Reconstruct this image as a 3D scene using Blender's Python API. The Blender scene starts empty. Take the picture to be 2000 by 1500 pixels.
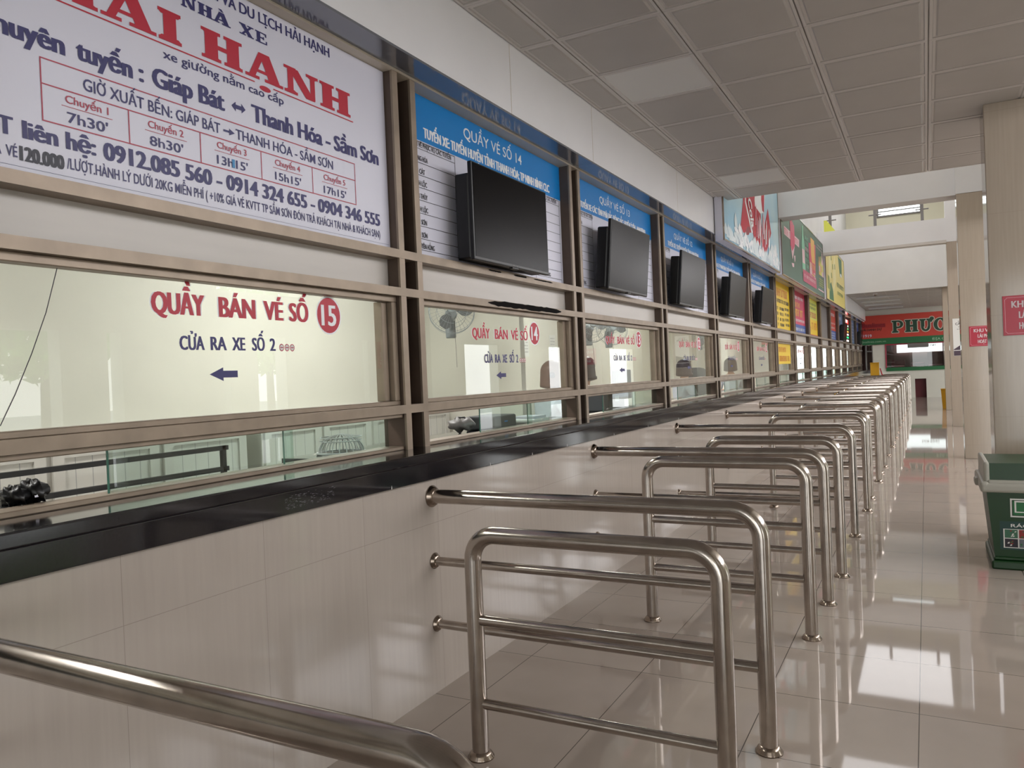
import bpy, bmesh, math, random
from mathutils import Vector, Matrix, Euler
random.seed(7)
S = bpy.context.scene
C = S.collection
PI = math.pi

# ------------------------------------------------------------------ camera
CX, CZ = 2.2787, 1.4805
def look(yaw, pit, rol):
    y, p, r = map(math.radians, (yaw, pit, rol))
    f = Vector((math.sin(y)*math.cos(p), math.cos(y)*math.cos(p), math.sin(p)))
    rt = Vector((math.cos(y), -math.sin(y), 0)); up = rt.cross(f)
    return rt*math.cos(r)+up*math.sin(r), -rt*math.sin(r)+up*math.cos(r), f
cd = bpy.data.cameras.new('camera'); cam = bpy.data.objects.new('camera', cd); C.objects.link(cam)
rt, up, fw = look(-28.254, -.5613, -2.4117)
cam.matrix_world = Matrix(((rt.x, up.x, -fw.x, CX), (rt.y, up.y, -fw.y, 0), (rt.z, up.z, -fw.z, CZ), (0, 0, 0, 1)))
cd.sensor_width = 36; cd.lens = 36*1508.2/2000; cd.clip_start = .05; cd.clip_end = 300
S.camera = cam

# ------------------------------------------------------------------ world, lights, exposure
S.view_settings.view_transform = 'Standard'; S.view_settings.look = 'None'
S.view_settings.exposure = 0.2; S.view_settings.gamma = 1; S.view_settings.use_curve_mapping = False
try: S.cycles.use_denoising = True
except Exception: pass
w = bpy.data.worlds.new('sky'); S.world = w; w.use_nodes = True
wn = w.node_tree.nodes; wl = w.node_tree.links
bg = wn['Background']; bg.inputs['Strength'].default_value = 4.8
tc = wn.new('ShaderNodeTexCoord'); sp = wn.new('ShaderNodeSeparateXYZ'); cr = wn.new('ShaderNodeValToRGB')
wl.new(tc.outputs['Generated'], sp.inputs[0]); wl.new(sp.outputs['Z'], cr.inputs[0]); wl.new(cr.outputs[0], bg.inputs['Color'])
cr.color_ramp.elements[0].color = (.75, .77, .76, 1); cr.color_ramp.elements[1].color = (.72, .86, 1, 1)
cr.color_ramp.elements[0].position = .02

def area(name, loc, rot, sx, sy, power, col=(1, 1, 1)):
    l = bpy.data.lights.new(name, 'AREA'); l.shape = 'RECTANGLE'; l.size = sx; l.size_y = sy; l.energy = power; l.color = col
    o = bpy.data.objects.new(name, l); o.location = loc; o.rotation_euler = rot; C.objects.link(o); return o
# added fill under the arcade ceiling, then daylight through the open entrance behind and the light well
area('arcade_fill', (6.9, 8.6, 4.3), (0, math.radians(62), 0), 2.2, 12, 700, (.985, .97, 1))
area('arcade_fill', (6.9, 23.5, 4.3), (0, math.radians(62), 0), 2.2, 17, 620, (.985, .97, 1))
area('daylight_entrance', (4.5, -8.6, 2.2), (math.radians(-80), 0, PI), 7, 3.2, 25, (1, .98, .96))
area('daylight_well', (1.5, 17.8, 7.2), (0, 0, 0), 2.2, 16, 250, (.99, .98, 1))

# ------------------------------------------------------------------ helpers
def lin(h):
    h = h.lstrip('#'); o = []
    for i in (0, 2, 4):
        v = int(h[i:i+2], 16)/255
        o.append(v/12.92 if v <= .04045 else ((v+.055)/1.055)**2.4)
    return (*o, 1)

def mat(name, col, rough=.5, metal=0, spec=.5, noise=0, nscale=8, stretch=(1, 1, 1), emit=0, coat=0, bump=0, col2=None):
    m = bpy.data.materials.new(name); m.use_nodes = True
    nt = m.node_tree; b = nt.nodes['Principled BSDF']
    c = lin(col) if isinstance(col, str) else col
    b.inputs['Base Color'].default_value = c; b.inputs['Roughness'].default_value = rough
    b.inputs['Metallic'].default_value = metal; b.inputs['Specular IOR Level'].default_value = spec
    b.inputs['Coat Weight'].default_value = coat
    if emit: b.inputs['Emission Color'].default_value = c; b.inputs['Emission Strength'].default_value = emit
    if noise or bump or col2:
        g = nt.nodes.new('ShaderNodeNewGeometry'); mp = nt.nodes.new('ShaderNodeMapping'); mp.inputs['Scale'].default_value = stretch
        n = nt.nodes.new('ShaderNodeTexNoise'); n.inputs['Scale'].default_value = nscale; n.inputs['Detail'].default_value = 5
        nt.links.new(g.outputs['Position'], mp.inputs[0]); nt.links.new(mp.outputs[0], n.inputs['Vector'])
        r = nt.nodes.new('ShaderNodeValToRGB'); r.color_ramp.elements[0].position = .3; r.color_ramp.elements[1].position = .7
        c2 = lin(col2) if col2 else tuple(min(1, x*(1+noise)) for x in c[:3])+(1,)
        r.color_ramp.elements[0].color = tuple(x*(1-noise) for x in c[:3])+(1,); r.color_ramp.elements[1].color = c2
        nt.links.new(n.outputs['Fac'], r.inputs[0])
        if noise or col2: nt.links.new(r.outputs[0], b.inputs['Base Color'])
        if bump:
            bp = nt.nodes.new('ShaderNodeBump'); bp.inputs['Strength'].default_value = bump; bp.inputs['Distance'].default_value = .01
            nt.links.new(n.outputs['Fac'], bp.inputs['Height']); nt.links.new(bp.outputs[0], b.inputs['Normal'])
    return m

def tiled(name, col, joint, axes, tw, th, ox, oy, rough, jw=.004, noise=.06, stretch=(1, 1, 1), nscale=6, spec=.5, coat=0):
    m = mat(name, col, rough, 0, spec, noise, nscale, stretch, coat=coat); nt = m.node_tree; b = nt.nodes['Principled BSDF']
    g = nt.nodes.new('ShaderNodeNewGeometry'); s = nt.nodes.new('ShaderNodeSeparateXYZ'); nt.links.new(g.outputs['Position'], s.inputs[0])
    def grid(ax, size, off):
        a = nt.nodes.new('ShaderNodeMath'); a.operation = 'SUBTRACT'; nt.links.new(s.outputs[ax], a.inputs[0]); a.inputs[1].default_value = off-jw/2
        d = nt.nodes.new('ShaderNodeMath'); d.operation = 'FLOORED_MODULO'; nt.links.new(a.outputs[0], d.inputs[0]); d.inputs[1].default_value = size
        l = nt.nodes.new('ShaderNodeMath'); l.operation = 'LESS_THAN'; nt.links.new(d.outputs[0], l.inputs[0]); l.inputs[1].default_value = jw
        return l
    mx = nt.nodes.new('ShaderNodeMath'); mx.operation = 'MAXIMUM'
    nt.links.new(grid(axes[0], tw, ox).outputs[0], mx.inputs[0]); nt.links.new(grid(axes[1], th, oy).outputs[0], mx.inputs[1])
    mix = nt.nodes.new('ShaderNodeMix'); mix.data_type = 'RGBA'
    src = b.inputs['Base Color'].links[0].from_socket
    nt.links.new(mx.outputs[0], mix.inputs[0]); nt.links.new(src, mix.inputs[6]); mix.inputs[7].default_value = lin(joint)
    nt.links.new(mix.outputs[2], b.inputs['Base Color'])
    return m

def glass(name, tint=(.955, .975, .955), ior=1.5, rough=0):
    m = bpy.data.materials.new(name); m.use_nodes = True; nt = m.node_tree; nt.nodes.clear()
    o = nt.nodes.new('ShaderNodeOutputMaterial'); mx = nt.nodes.new('ShaderNodeMixShader'); fr = nt.nodes.new('ShaderNodeFresnel')
    t = nt.nodes.new('ShaderNodeBsdfTransparent'); gl = nt.nodes.new('ShaderNodeBsdfGlossy')
    gl.inputs['Roughness'].default_value = rough; t.inputs[0].default_value = (*tint, 1); fr.inputs[0].default_value = ior
    ge = nt.nodes.new('ShaderNodeNewGeometry')
    def mth(op, a, b):
        q = nt.nodes.new('ShaderNodeMath'); q.operation = op
        for k, x in enumerate((a, b)):
            if isinstance(x, (int, float)): q.inputs[k].default_value = x
            else: nt.links.new(x, q.inputs[k])
        return q.outputs[0]
    # both faces of a thin pane reflect: 2F/(1+F) at the front face, nothing more at the back one
    F = fr.outputs[0]; both = mth('DIVIDE', mth('MULTIPLY', F, 2), mth('ADD', F, 1)); fac = mth('MULTIPLY', both, mth('SUBTRACT', 1, ge.outputs['Backfacing']))
    nt.links.new(fac, mx.inputs[0]); nt.links.new(t.outputs[0], mx.inputs[1]); nt.links.new(gl.outputs[0], mx.inputs[2]); nt.links.new(mx.outputs[0], o.inputs[0])
    return m

class MB:
    def __init__(s): s.v = []; s.f = []; s.mi = []; s.sm = []
    def add(s, vs, fs, mi=0, sm=False):
        b = len(s.v); s.v += [tuple(x) for x in vs]; s.f += [tuple(i+b for i in f) for f in fs]; s.mi += [mi]*len(fs); s.sm += [sm]*len(fs); return s
    def box(s, x0, x1, y0, y1, z0, z1, mi=0, M=None):
        vs = [Vector((x, y, z)) for x in (x0, x1) for y in (y0, y1) for z in (z0, z1)]
        if M: vs = [M @ v for v in vs]
        return s.add(vs, [(0, 1, 3, 2), (4, 6, 7, 5), (0, 4, 5, 1), (2, 3, 7, 6), (0, 2, 6, 4), (1, 5, 7, 3)], mi)
    def bbox(s, x0, x1, y0, y1, z0, z1, bev=.004, seg=2, mi=0, M=None):
        bm = bmesh.new(); bmesh.ops.create_cube(bm, size=1)
        for v in bm.verts: v.co = Vector(((x0+x1)/2+v.co.x*(x1-x0), (y0+y1)/2+v.co.y*(y1-y0), (z0+z1)/2+v.co.z*(z1-z0)))
        bmesh.ops.bevel(bm, geom=bm.edges[:], offset=bev, segments=seg, affect='EDGES', profile=.5)
        return s.bm(bm, mi, M)
    def bm(s, bm, mi=0, M=None, sm=False):
        bm.verts.index_update(); vs = [(M @ v.co if M else v.co.copy()) for v in bm.verts]
        fs = [tuple(v.index for v in f.verts) for f in bm.faces]; bm.free(); return s.add(vs, fs, mi, sm)
    def quad(s, pts, mi=0): return s.add(pts, [tuple(range(len(pts)))], mi)
    def tube(s, path, r, seg=16, mi=0, caps=True, sm=True, closed=False):
        P = [Vector(p) for p in path]; n = len(P); rr = r if isinstance(r, (list, tuple)) else [r]*n
        T = []
        for i in range(n):
            if closed: t = P[(i+1) % n]-P[i-1]
            else: t = P[min(i+1, n-1)]-P[max(i-1, 0)]
            T.append(t.normalized())
        a = Vector((0, 0, 1)) if abs(T[0].z) < .9 else Vector((1, 0, 0))
        u = (a-T[0]*a.dot(T[0])).normalized(); vs = []
        for i in range(n):
            u = (u-T[i]*u.dot(T[i])).normalized(); w = T[i].cross(u)
            for k in range(seg):
                q = 2*PI*k/seg; vs.append(P[i]+(u*math.cos(q)+w*math.sin(q))*rr[i])
        fs = []
        for i in range(n if closed else n-1):
            j = (i+1) % n
            for k in range(seg): fs.append((i*seg+k, i*seg+(k+1) % seg, j*seg+(k+1) % seg, j*seg+k))
        s.add(vs, fs, mi, sm)
        if caps and not closed:
            s.add(vs[:seg], [tuple(reversed(range(seg)))], mi); s.add(vs[-seg:], [tuple(range(seg))], mi)
        return s
    def lathe(s, prof, M=None, seg=24, mi=0, sm=True):
        vs = []
        for r, z in prof:
            for k in range(seg):
                v = Vector((r*math.cos(2*PI*k/seg), r*math.sin(2*PI*k/seg), z)); vs.append(M @ v if M else v)
        fs = [(i*seg+k, i*seg+(k+1) % seg, (i+1)*seg+(k+1) % seg, (i+1)*seg+k) for i in range(len(prof)-1) for k in range(seg)]
        if prof[0][0] > 1e-5: fs.append(tuple(reversed(range(seg))))
        if prof[-1][0] > 1e-5: fs.append(tuple((len(prof)-1)*seg+k for k in range(seg)))
        return s.add(vs, fs, mi, sm)
    def ell(s, c, r, seg=20, rings=12, mi=0, M=None, fn=None):
        vs = []; fs = []
        for i in range(rings+1):
            th = PI*i/rings
            for k in range(seg):
                ph = 2*PI*k/seg; d = Vector((math.sin(th)*math.cos(ph), math.sin(th)*math.sin(ph), math.cos(th)))
                p = Vector((c[0]+d.x*r[0], c[1]+d.y*r[1], c[2]+d.z*r[2]))
                if fn: p = fn(p, d)
                vs.append(M @ p if M else p)
        for i in range(rings):
            for k in range(seg): fs.append((i*seg+k, (i+1)*seg+k, (i+1)*seg+(k+1) % seg, i*seg+(k+1) % seg))
        return s.add(vs, fs, mi, True)
    def build(s, name, mats, parent=None, kind=None, **kw):
        me = bpy.data.meshes.new(name); me.from_pydata(s.v, [], s.f)
        ms = mats if isinstance(mats, (list, tuple)) else [mats]
        for m in ms: me.materials.append(m)
        me.polygons.foreach_set('material_index', s.mi); me.polygons.foreach_set('use_smooth', s.sm); me.update()
        o = bpy.data.objects.new(name, me); C.objects.link(o)
        if parent: o.parent = parent
        if kind: o['kind'] = kind
        for k, v in kw.items(): o[k] = v
        return o

def thing(name, label, cat, loc=(0, 0, 0), rz=0, group=None):
    o = bpy.data.objects.new(name, None); o.empty_display_size = .1; C.objects.link(o)
    o.location = loc; o.rotation_euler = (0, 0, rz); o['label'] = label; o['category'] = cat
    if group: o['group'] = group
    return o
def tag(o, label, cat, group=None):
    o['label'] = label; o['category'] = cat
    if group: o['group'] = group
    return o
def dup(root, loc, label, rz=None):
    def cp(o, par):
        c = o.copy(); C.objects.link(c)
        if par: c.parent = par; c.matrix_parent_inverse = o.matrix_parent_inverse.copy()
        for k in o.children: cp(k, c)
        return c
    r = cp(root, None); r.location = loc; r['label'] = label
    if rz is not None: r.rotation_euler = (0, 0, rz)
    return r

# ---- lettering: flat glyph meshes made from the built-in font
_tc = {}
def glyphs(t, bold=0.0, res=3):
    k = (t, bold, res)
    if k not in _tc:
        cu = bpy.data.curves.new('lettering', 'FONT'); cu.body = t; cu.size = 1; cu.offset = bold; cu.resolution_u = res; cu.fill_mode = 'FRONT'
        o = bpy.data.objects.new('lettering', cu); C.objects.link(o)
        me = bpy.data.meshes.new_from_object(o.evaluated_get(bpy.context.evaluated_depsgraph_get()))
        vs = [tuple(v.co) for v in me.vertices]; fs = [tuple(p.vertices) for p in me.polygons]
        bpy.data.objects.remove(o); bpy.data.curves.remove(cu); bpy.data.meshes.remove(me)
        par = list(range(len(vs)))
        def fd_(a):
            while par[a] != a: par[a] = par[par[a]]; a = par[a]
            return a
        for f_ in fs:
            for q_ in f_[1:]: par[fd_(q_)] = fd_(f_[0])
        ids = {}; isl = [ids.setdefault(fd_(f_[0]), len(ids)) for f_ in fs]
        # every face on its own hair-thin level, so crossing strokes never coincide
        nv = []; nf = []
        for q_, f_ in enumerate(fs):
            b_ = len(nv); lv = isl[q_]*3+q_ % 7
            nv += [(vs[i][0], vs[i][1], lv % 16) for i in f_]; nf.append(tuple(range(b_, b_+len(f_))))
        vs, fs = nv, nf
        xs = [v[0] for v in vs] or [0, 1]
        _tc[k] = (vs, fs, min(xs), max(xs))
    return _tc[k]
_h = glyphs('H'); CAP = max(v[1] for v in _h[0])
class Plane:
    """a sign face: u to the viewer's right, v up"""
    def __init__(s, mb, o, u=(0, 1, 0), v=(0, 0, 1), n=(1, 0, 0)):
        s.mb = mb; s.o = Vector(o); s.u = Vector(u); s.v = Vector(v); s.n = Vector(n)
    k = 0
    def lay(s): s.k = (s.k+1) % 16; return s.k*2e-5
    def p(s, a, b, d=0): return s.o+s.u*a+s.v*b+s.n*d
    def text(s, t, a0, a1, b, cap, mi=0, bold=.02, d=.0015, res=3, slant=0):
        """heavier weights are drawn as a few layers a hair apart, shifted sideways: thick upright stems like a condensed sign face"""
        vs, fs, x0, x1 = glyphs(t, .006, res); c = cap/CAP; sh = max(0, bold)*c*.75
        k = (a1-a0-2*sh)/(x1-x0)
        for dx in ((0,) if sh < 1e-6 else (-sh, 0, sh)):
            e = d+s.lay(); s.mb.add([s.p(a0+sh+dx+(x-x0)*k, b+y*c, e+z*9e-6) for x, y, z in vs], fs, mi)
    def rect(s, a0, a1, b0, b1, mi=0, d=.001): d += s.lay(); s.mb.quad([s.p(a0, b0, d), s.p(a1, b0, d), s.p(a1, b1, d), s.p(a0, b1, d)], mi)
    def poly(s, pts, mi=0, d=.001): d += s.lay(); s.mb.quad([s.p(a, b, d) for a, b in pts], mi)
    def frame(s, a0, a1, b0, b1, t, mi=0, d=.001):
        s.rect(a0, a1, b0, b0+t, mi, d); s.rect(a0, a1, b1-t, b1, mi, d); s.rect(a0, a0+t, b0+t, b1-t, mi, d); s.rect(a1-t, a1, b0+t, b1-t, mi, d)
    def disc(s, a, b, ra, rb, mi=0, d=.001, n=28): d += s.lay(); s.mb.quad([s.p(a+ra*math.cos(2*PI*i/n), b+rb*math.sin(2*PI*i/n), d) for i in range(n)], mi)
    def ring(s, a, b, ra, rb, ta, tb, mi=0, d=.001, n=28, q0=0, q1=2*PI):
        d += s.lay()
        for i in range(n):
            x, y = q0+(q1-q0)*i/n, q0+(q1-q0)*(i+1)/n
            s.mb.quad([s.p(a+ra*math.cos(x), b+rb*math.sin(x), d), s.p(a+ra*math.cos(y), b+rb*math.sin(y), d), s.p(a+(ra-ta)*math.cos(y), b+(rb-tb)*math.sin(y), d), s.p(a+(ra-ta)*math.cos(x), b+(rb-tb)*math.sin(x), d)], mi)
    def arrow(s, a0, a1, b, h, mi=0, d=.0015):      # pointing left
        m = a0+(a1-a0)*.48
        s.poly([(a0, b), (m, b-h), (m, b-h*.5), (a1, b-h*.5), (a1, b+h*.5), (m, b+h*.5), (m, b+h)], mi, d)
    def strokes(s, a0, a1, b, cap, mi=0, n=10, d=.0015, seed=1):   # a line of writing too small to read in the photograph
        n = max(n, int((a1-a0)/(cap*.8))); R = random.Random(seed); x = a0; w = (a1-a0)/n
        for i in range(n):
            if R.random() < .12: x += w; continue
            s.rect(x, x+w*.22, b, b+cap, mi, d)
            k = R.choice((0, 1, 2, 3))
            if k != 3: s.rect(x+w*.55, x+w*.77, b, b+cap, mi, d)
            s.rect(x+w*.22, x+w*.6, b+cap*(.8, .42, 0, .8)[k], b+cap*(1, .6, .2, 1)[k], mi, d)
            x += w
    # heavy slab-serif capitals
    def serif(s, ch, a, b, w, h, mi=0, d=.0015):
        R = lambda x0, x1, y0, y1: s.rect(a+x0*w, a+x1*w, b+y0*h, b+y1*h, mi, d)
        Q = lambda *p: s.poly([(a+x*w, b+y*h) for x, y in p], mi, d)
        sv = lambda x0, x1, y: (R(x0, x1, y, y+.11), Q((x0+.04, y+.11), (x1-.04, y+.11), (x1-.13, y+.17), (x0+.13, y+.17)) if y == 0 else Q((x0+.13, y-.06), (x1-.13, y-.06), (x1-.04, y), (x0+.04, y)))
        if ch == 'H':
            R(.08, .39, .05, .95); R(.61, .92, .05, .95); R(.39, .61, .42, .57)
            for y in (0, .89): sv(0, .46, y); sv(.54, 1, y)
        elif ch == 'I':
            R(.22, .78, .05, .95); sv(0, 1, 0); sv(0, 1, .89)
        elif ch == 'A':
            Q((.08, .05), (.24, .05), (.52, .98), (.36, 1)); Q((.62, .05), (.92, .05), (.64, 1), (.36, 1)); R(.24, .7, .26, .37)
            R(0, .36, 0, .11); R(.5, 1, 0, .11)
        elif ch == 'N':
            R(.1, .26, .05, .95); R(.76, .9, .05, .95); Q((.1, .97), (.4, .97), (.9, .02), (.62, .02)); sv(0, .38, 0); R(0, .34, .89, 1); sv(.64, 1, .89)
        elif ch == 'X':
            Q((.06, .95), (.4, .95), (.94, .05), (.6, .05)); Q((.1, .05), (.26, .05), (.92, .95), (.74, .95))
            for y in (0, .89): R(0, .44, y, y+.11); R(.56, 1, y, y+.11)
        elif ch == 'E':
            R(.12, .42, .05, .95); R(0, .95, .89, 1); R(0, 1, 0, .11); R(.42, .72, .44, .56); R(.84, .95, .7, .9); R(.88, 1, .1, .32); R(.64, .74, .36, .64)
        elif ch == 'P':
            R(.12, .4, .05, .95); sv(0, .55, 0); R(0, .6, .88, 1); s.ring(a+.55*w, b+.68*h, .42*w, .32*h, .24*w, .13*h, mi, d, 18, -PI/2, PI/2); R(.4, .56, .36, .49)
        elif ch == 'U':
            R(.12, .38, .36, .95); R(.68, .84, .36, .95); sv(0, .5, .89); sv(.56, .98, .89); s.ring(a+.48*w, b+.38*h, .36*w, .4*h, .2*w, .16*h, mi, d, 20, PI, 2*PI)
        elif ch == 'O':
            s.ring(a+.5*w, b+.49*h, .5*w, .52*h, .28*w, .13*h, mi, d, 32)
        elif ch == '.': s.disc(a+.5*w, b-.26*h, .15*w, .1*h, mi, d, 16)
        elif ch == '?': s.ring(a+.5*w, b+1.16*h, .16*w, .1*h, .08*w, .05*h, mi, d, 12, -PI/2, PI*.9)
        elif ch == '`': Q((.3, 1.26), (.5, 1.28), (.62, 1.07), (.5, 1.06))
        elif ch == "'": s.disc(a+.98*w, b+1.0*h, .17*w, .15*h, mi, d, 14); Q((.86, .9), (1.08, .9), (.94, .7), (.84, .74))

# ------------------------------------------------------------------ materials
M = {}
M['tile_wall'] = tiled('cream_wall_tile', '#b0a69d', '#978d85', 'YZ', .55, .8, 3.08, 0, .1, .002, .03, (1, 9, .5), 5)
M['floor'] = tiled('beige_floor_tile', '#a89c92', '#564e48', 'XY', .605, .605, .39, 3.0, .035, .004, .045, (1, 1, 1), 3)
M['col_tile'] = tiled('beige_column_tile', '#a99c8d', '#9a8d7f', 'XZ', 5, .8, 0, .2, .12, .002, .045, (14, 14, .6), 4)
M['ceil'] = mat('grey_ceiling_tile', '#bab6b2', .45, noise=.03, nscale=3)
M['ceil_rib'] = mat('ceiling_tile_rim', '#d2cecb', .4)
M['joint'] = mat('dark_joint', '#3a3633', .8)
M['diffuser'] = mat('frosted_diffuser', '#e2e2e0', .5)
M['white'] = mat('white_fascia_board', '#f0f0f2', .22, noise=.02, nscale=2)
M['paint'] = mat('white_wall_paint', '#d9d8d8', .6, noise=.03, nscale=2)
M['cream'] = mat('cream_wall_paint', '#dedcd1', .55, noise=.03, nscale=1.5)
M['yellowcream'] = mat('yellow_cream_paint', '#dad6c0', .6, noise=.03, nscale=1.5)
M['soffit'] = mat('polished_grey_soffit', '#8a8d94', .1, metal=.45)
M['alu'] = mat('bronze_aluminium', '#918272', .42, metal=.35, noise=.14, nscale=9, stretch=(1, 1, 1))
M['alud'] = mat('dark_shaded_bronze', '#5b4c42', .5, metal=.3, noise=.15, nscale=6)  # same aluminium in a darker tone, shade put into the colour
M['trim'] = mat('pale_trim', '#c9bfae', .4)
M['panelw'] = mat('white_laminate', '#c5bfb8', .35, noise=.04, nscale=5, stretch=(1, .3, 3))
M['granite'] = mat('black_granite', '#17151a', .1, noise=.5, nscale=160)
M['steel'] = mat('stainless_steel', '#b3aaa2', .19, metal=1, noise=.12, nscale=14, stretch=(1, 1, 1))
M['steelf'] = mat('stainless_flange', '#9a8c80', .22, metal=1)
M['glass'] = glass('window_glass')
M['greenglass'] = glass('greenish_glass', (.80, .88, .85)); M['edge'] = mat('green_glass_edge', '#2f6a5a', .15)
M['vinyl'] = mat('white_vinyl', '#dcdcea', .4)
M['navy'] = mat('navy_ink', '#2a2766', .45); M['red'] = mat('red_ink', '#bb1432', .45); M['redline'] = mat('dark_red_ink', '#b23650', .45)
M['blue'] = mat('blue_vinyl', '#0a84d2', .3); M['ink'] = mat('black_ink', '#2a2730', .5); M['pure'] = mat('white_ink', '#f2f4f8', .45)
M['grey_ink'] = mat('grey_stencil_ink', '#3c3d48', .5); M['bluepen'] = mat('blue_pen', '#3f8fc4', .5)
M['tv'] = mat('black_plastic', '#0c0c0e', .35); M['screen'] = mat('dark_screen', '#060506', .25, spec=.08)
M['signred'] = mat('crimson_plate', '#b01634', .3); M['pinkline'] = mat('pale_pink_line', '#e5a3ae', .4)
M['bin'] = mat('green_plastic', '#08350e', .4); M['lid'] = mat('cream_plastic', '#a8a69b', .4)
M['yellow'] = mat('yellow_plastic', '#c99410', .4); M['signyellow'] = mat('yellow_vinyl', '#f2ce1e', .35); M['orange'] = mat('orange_ink', '#d8761c', .4)
M['lime'] = mat('lime_vinyl', '#d9dc5a', .35); M['pink'] = mat('magenta_vinyl', '#cf2f5c', .35); M['royal'] = mat('royal_blue_vinyl', '#2f58a8', .35)
M['greydark'] = mat('grey_board', '#75716f', .5); M['steelblue'] = mat('steel_blue_vinyl', '#5b7ea8', .35)
M['green'] = mat('dark_green_vinyl', '#2a5a44', .35); M['deepgreen'] = mat('deep_green_letter', '#14402a', .3); M['strip'] = mat('green_strip', '#1f6a3c', .4)
M['orangered'] = mat('red_orange_vinyl', '#c93f30', .35); M['maroon'] = mat('maroon', '#5a1420', .5)
M['hair_brown'] = mat('brown_hair', '#6a5148', .5, noise=.25, nscale=60, stretch=(6, 6, .6)); M['hair_dark'] = mat('dark_hair', '#2b2422', .45, noise=.25, nscale=60, stretch=(6, 6, .6))
M['skin'] = mat('skin', '#c79a7e', .5, noise=.05, nscale=20); M['blouse'] = mat('white_blouse', '#ccd3dd', .7, noise=.04, nscale=20); M['trousers'] = mat('dark_trousers', '#22232b', .8)
M['cupboard'] = mat('grey_white_cupboard', '#bcbab2', .45)
M['pvc'] = tiled('white_panelling', '#bfbeb6', '#8f918e', 'YZ', .11, 40, .03, -3, .35, .005, .03)
M['black'] = mat('black_paint', '#121316', .4); M['fabric'] = mat('grey_fabric', '#45484a', .8)
M['paper'] = mat('paper', '#e4e4e0', .7); M['fan'] = mat('grey_fan_plastic', '#7d8588', .35)
M['leaf'] = mat('leaf_green', '#9cc46c', .6, noise=.3, nscale=3); M['bark'] = mat('bark', '#5b4a3a', .9, noise=.3, nscale=10)
M['concrete'] = mat('outdoor_concrete', '#a8a59d', .8, noise=.08, nscale=1)

# ------------------------------------------------------------------ shell of the hall
Y0, Y1 = -9.0, 33.9      # entrance end, far sign wall
XO = 9.0                 # outer arcade wall
MB().box(-.0, 14, Y0, 40, -.2, 0).build('floor', M['floor'], kind='structure')
MB().box(-3.2, 0, Y0, 40, -.2, .28).build('floor_office', M['panelw'], kind='structure')
MB().box(14, 60, -40, 60, -.3, -.05).build('ground', M['concrete'], kind='structure')
# ticket counter wall, tiled, below the granite
MB().box(-.06, .19, Y0, 34.6, 0, 1.011).build('wall_left', M['tile_wall'], kind='structure')
# white wall above the office and behind the billboards
MB().box(-.15, .15, Y0, 9.05, 3.04, 3.62).build('wall_left_fascia', M['white'], kind='structure')
f = MB()
for y in (-2.0, 1.53, 4.1, 5.38, 7.6): f.box(.1505, .1512, y, y+.004, 3.045, 3.46)
f.build('trim_fascia_joints', M['trim'], kind='structure')
MB().box(-.15, .15, 9.05, 34.6, 3.04, 7.4).build('wall_left_upper', M['paint'], kind='structure')
MB().box(.15, .24, 24.6, 33.1, 3.06, 3.49).build('wall_left_far_fascia', M['white'], kind='structure')
# soffit: polished strip under the fascia
MB().box(.0, .152, Y0, 34.6, 3.032, 3.044).build('trim_soffit', M['soffit'], kind='structure')

# ceiling of framed metal tiles
ZC = 3.464; TP = .652; TX0 = .399; TY0 = 4.88
cl = MB(); cl.box(.15, 3.5, Y0, 9.36, ZC+.012, ZC+.16, 0)
ix0 = -1
for i in range(-1, 5):
    for j in range(-21, 7):
        xa, xb = max(.152, TX0+i*TP), min(3.5, TX0+(i+1)*TP); ya, yb = TY0+j*TP, min(9.36, TY0+(j+1)*TP)
        if xb-xa < .05 or yb-ya < .05 or ya < Y0-.1: continue
        if (i, j) in ((0, 0), (0, 5)): continue
        g = .004; r = .045; h = .012
        o = [(xa+g, ya+.001), (xb-g, ya+.001), (xb-g, yb-.001), (xa+g, yb-.001)]
        def ins(k): return [(xa+min(k, (xb-xa)/2-.01), ya+min(k, (yb-ya)/2-.01)), (xb-min(k, (xb-xa)/2-.01), ya+min(k, (yb-ya)/2-.01)), (xb-min(k, (xb-xa)/2-.01), yb-min(k, (yb-ya)/2-.01)), (xa+min(k, (xb-xa)/2-.01), yb-min(k, (yb-ya)/2-.01))]
        rings = [(o, ZC+.01, 0), (o, ZC, 0), (ins(.02), ZC, 1), (ins(.026), ZC+.006, 0), (ins(.04), ZC+.006, 1), (ins(.05), ZC-.001, 0)]
        vs = []
        for pts, z, _ in rings: vs += [(x, y, z) for x, y in pts]
        for q in range(len(rings)-1):
            cl.add(vs[q*4:q*4+8], [(k, 4+k, 4+(k+1) % 4, (k+1) % 4) for k in range(4)], rings[q+1][2])
        cl.add(vs[-4:], [(3, 2, 1, 0)], 0)
cl.build('ceiling', [M['ceil'], M['ceil_rib']], kind='structure')
MB().box(3.5, XO+.3, Y0, 40, 4.4, 4.6).build('ceiling_arcade', M['cream'], kind='structure')
MB().box(3.42, 3.5, Y0, 34, ZC+.01, 4.4).build('wall_arcade_upstand', M['paint'], kind='structure')
for j, nm in ((0, 'near ceiling light panel above the 14 counter'), (5, 'second ceiling light panel, close to the ceiling edge')):
    t = thing('ceiling_light', 'square frosted '+nm, 'ceiling light', (TX0+TP/2, TY0+TP*(j+.5), ZC), group='ceiling light panels')
    a = TP/2-.004
    m = MB()
    for (x0, x1, y0, y1) in ((-a, a, -a, -a+.025), (-a, a, a-.025, a), (-a, -a+.025, -a+.025, a-.025), (a-.025, a, -a+.025, a-.025)): m.box(x0, x1, y0, y1, -.002, .02)
    m.build('frame', M['ceil_rib'], t)
    MB().box(-a+.025, a-.025, -a+.025, a-.025, .004, .012).build('diffuser', M['diffuser'], t)

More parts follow.
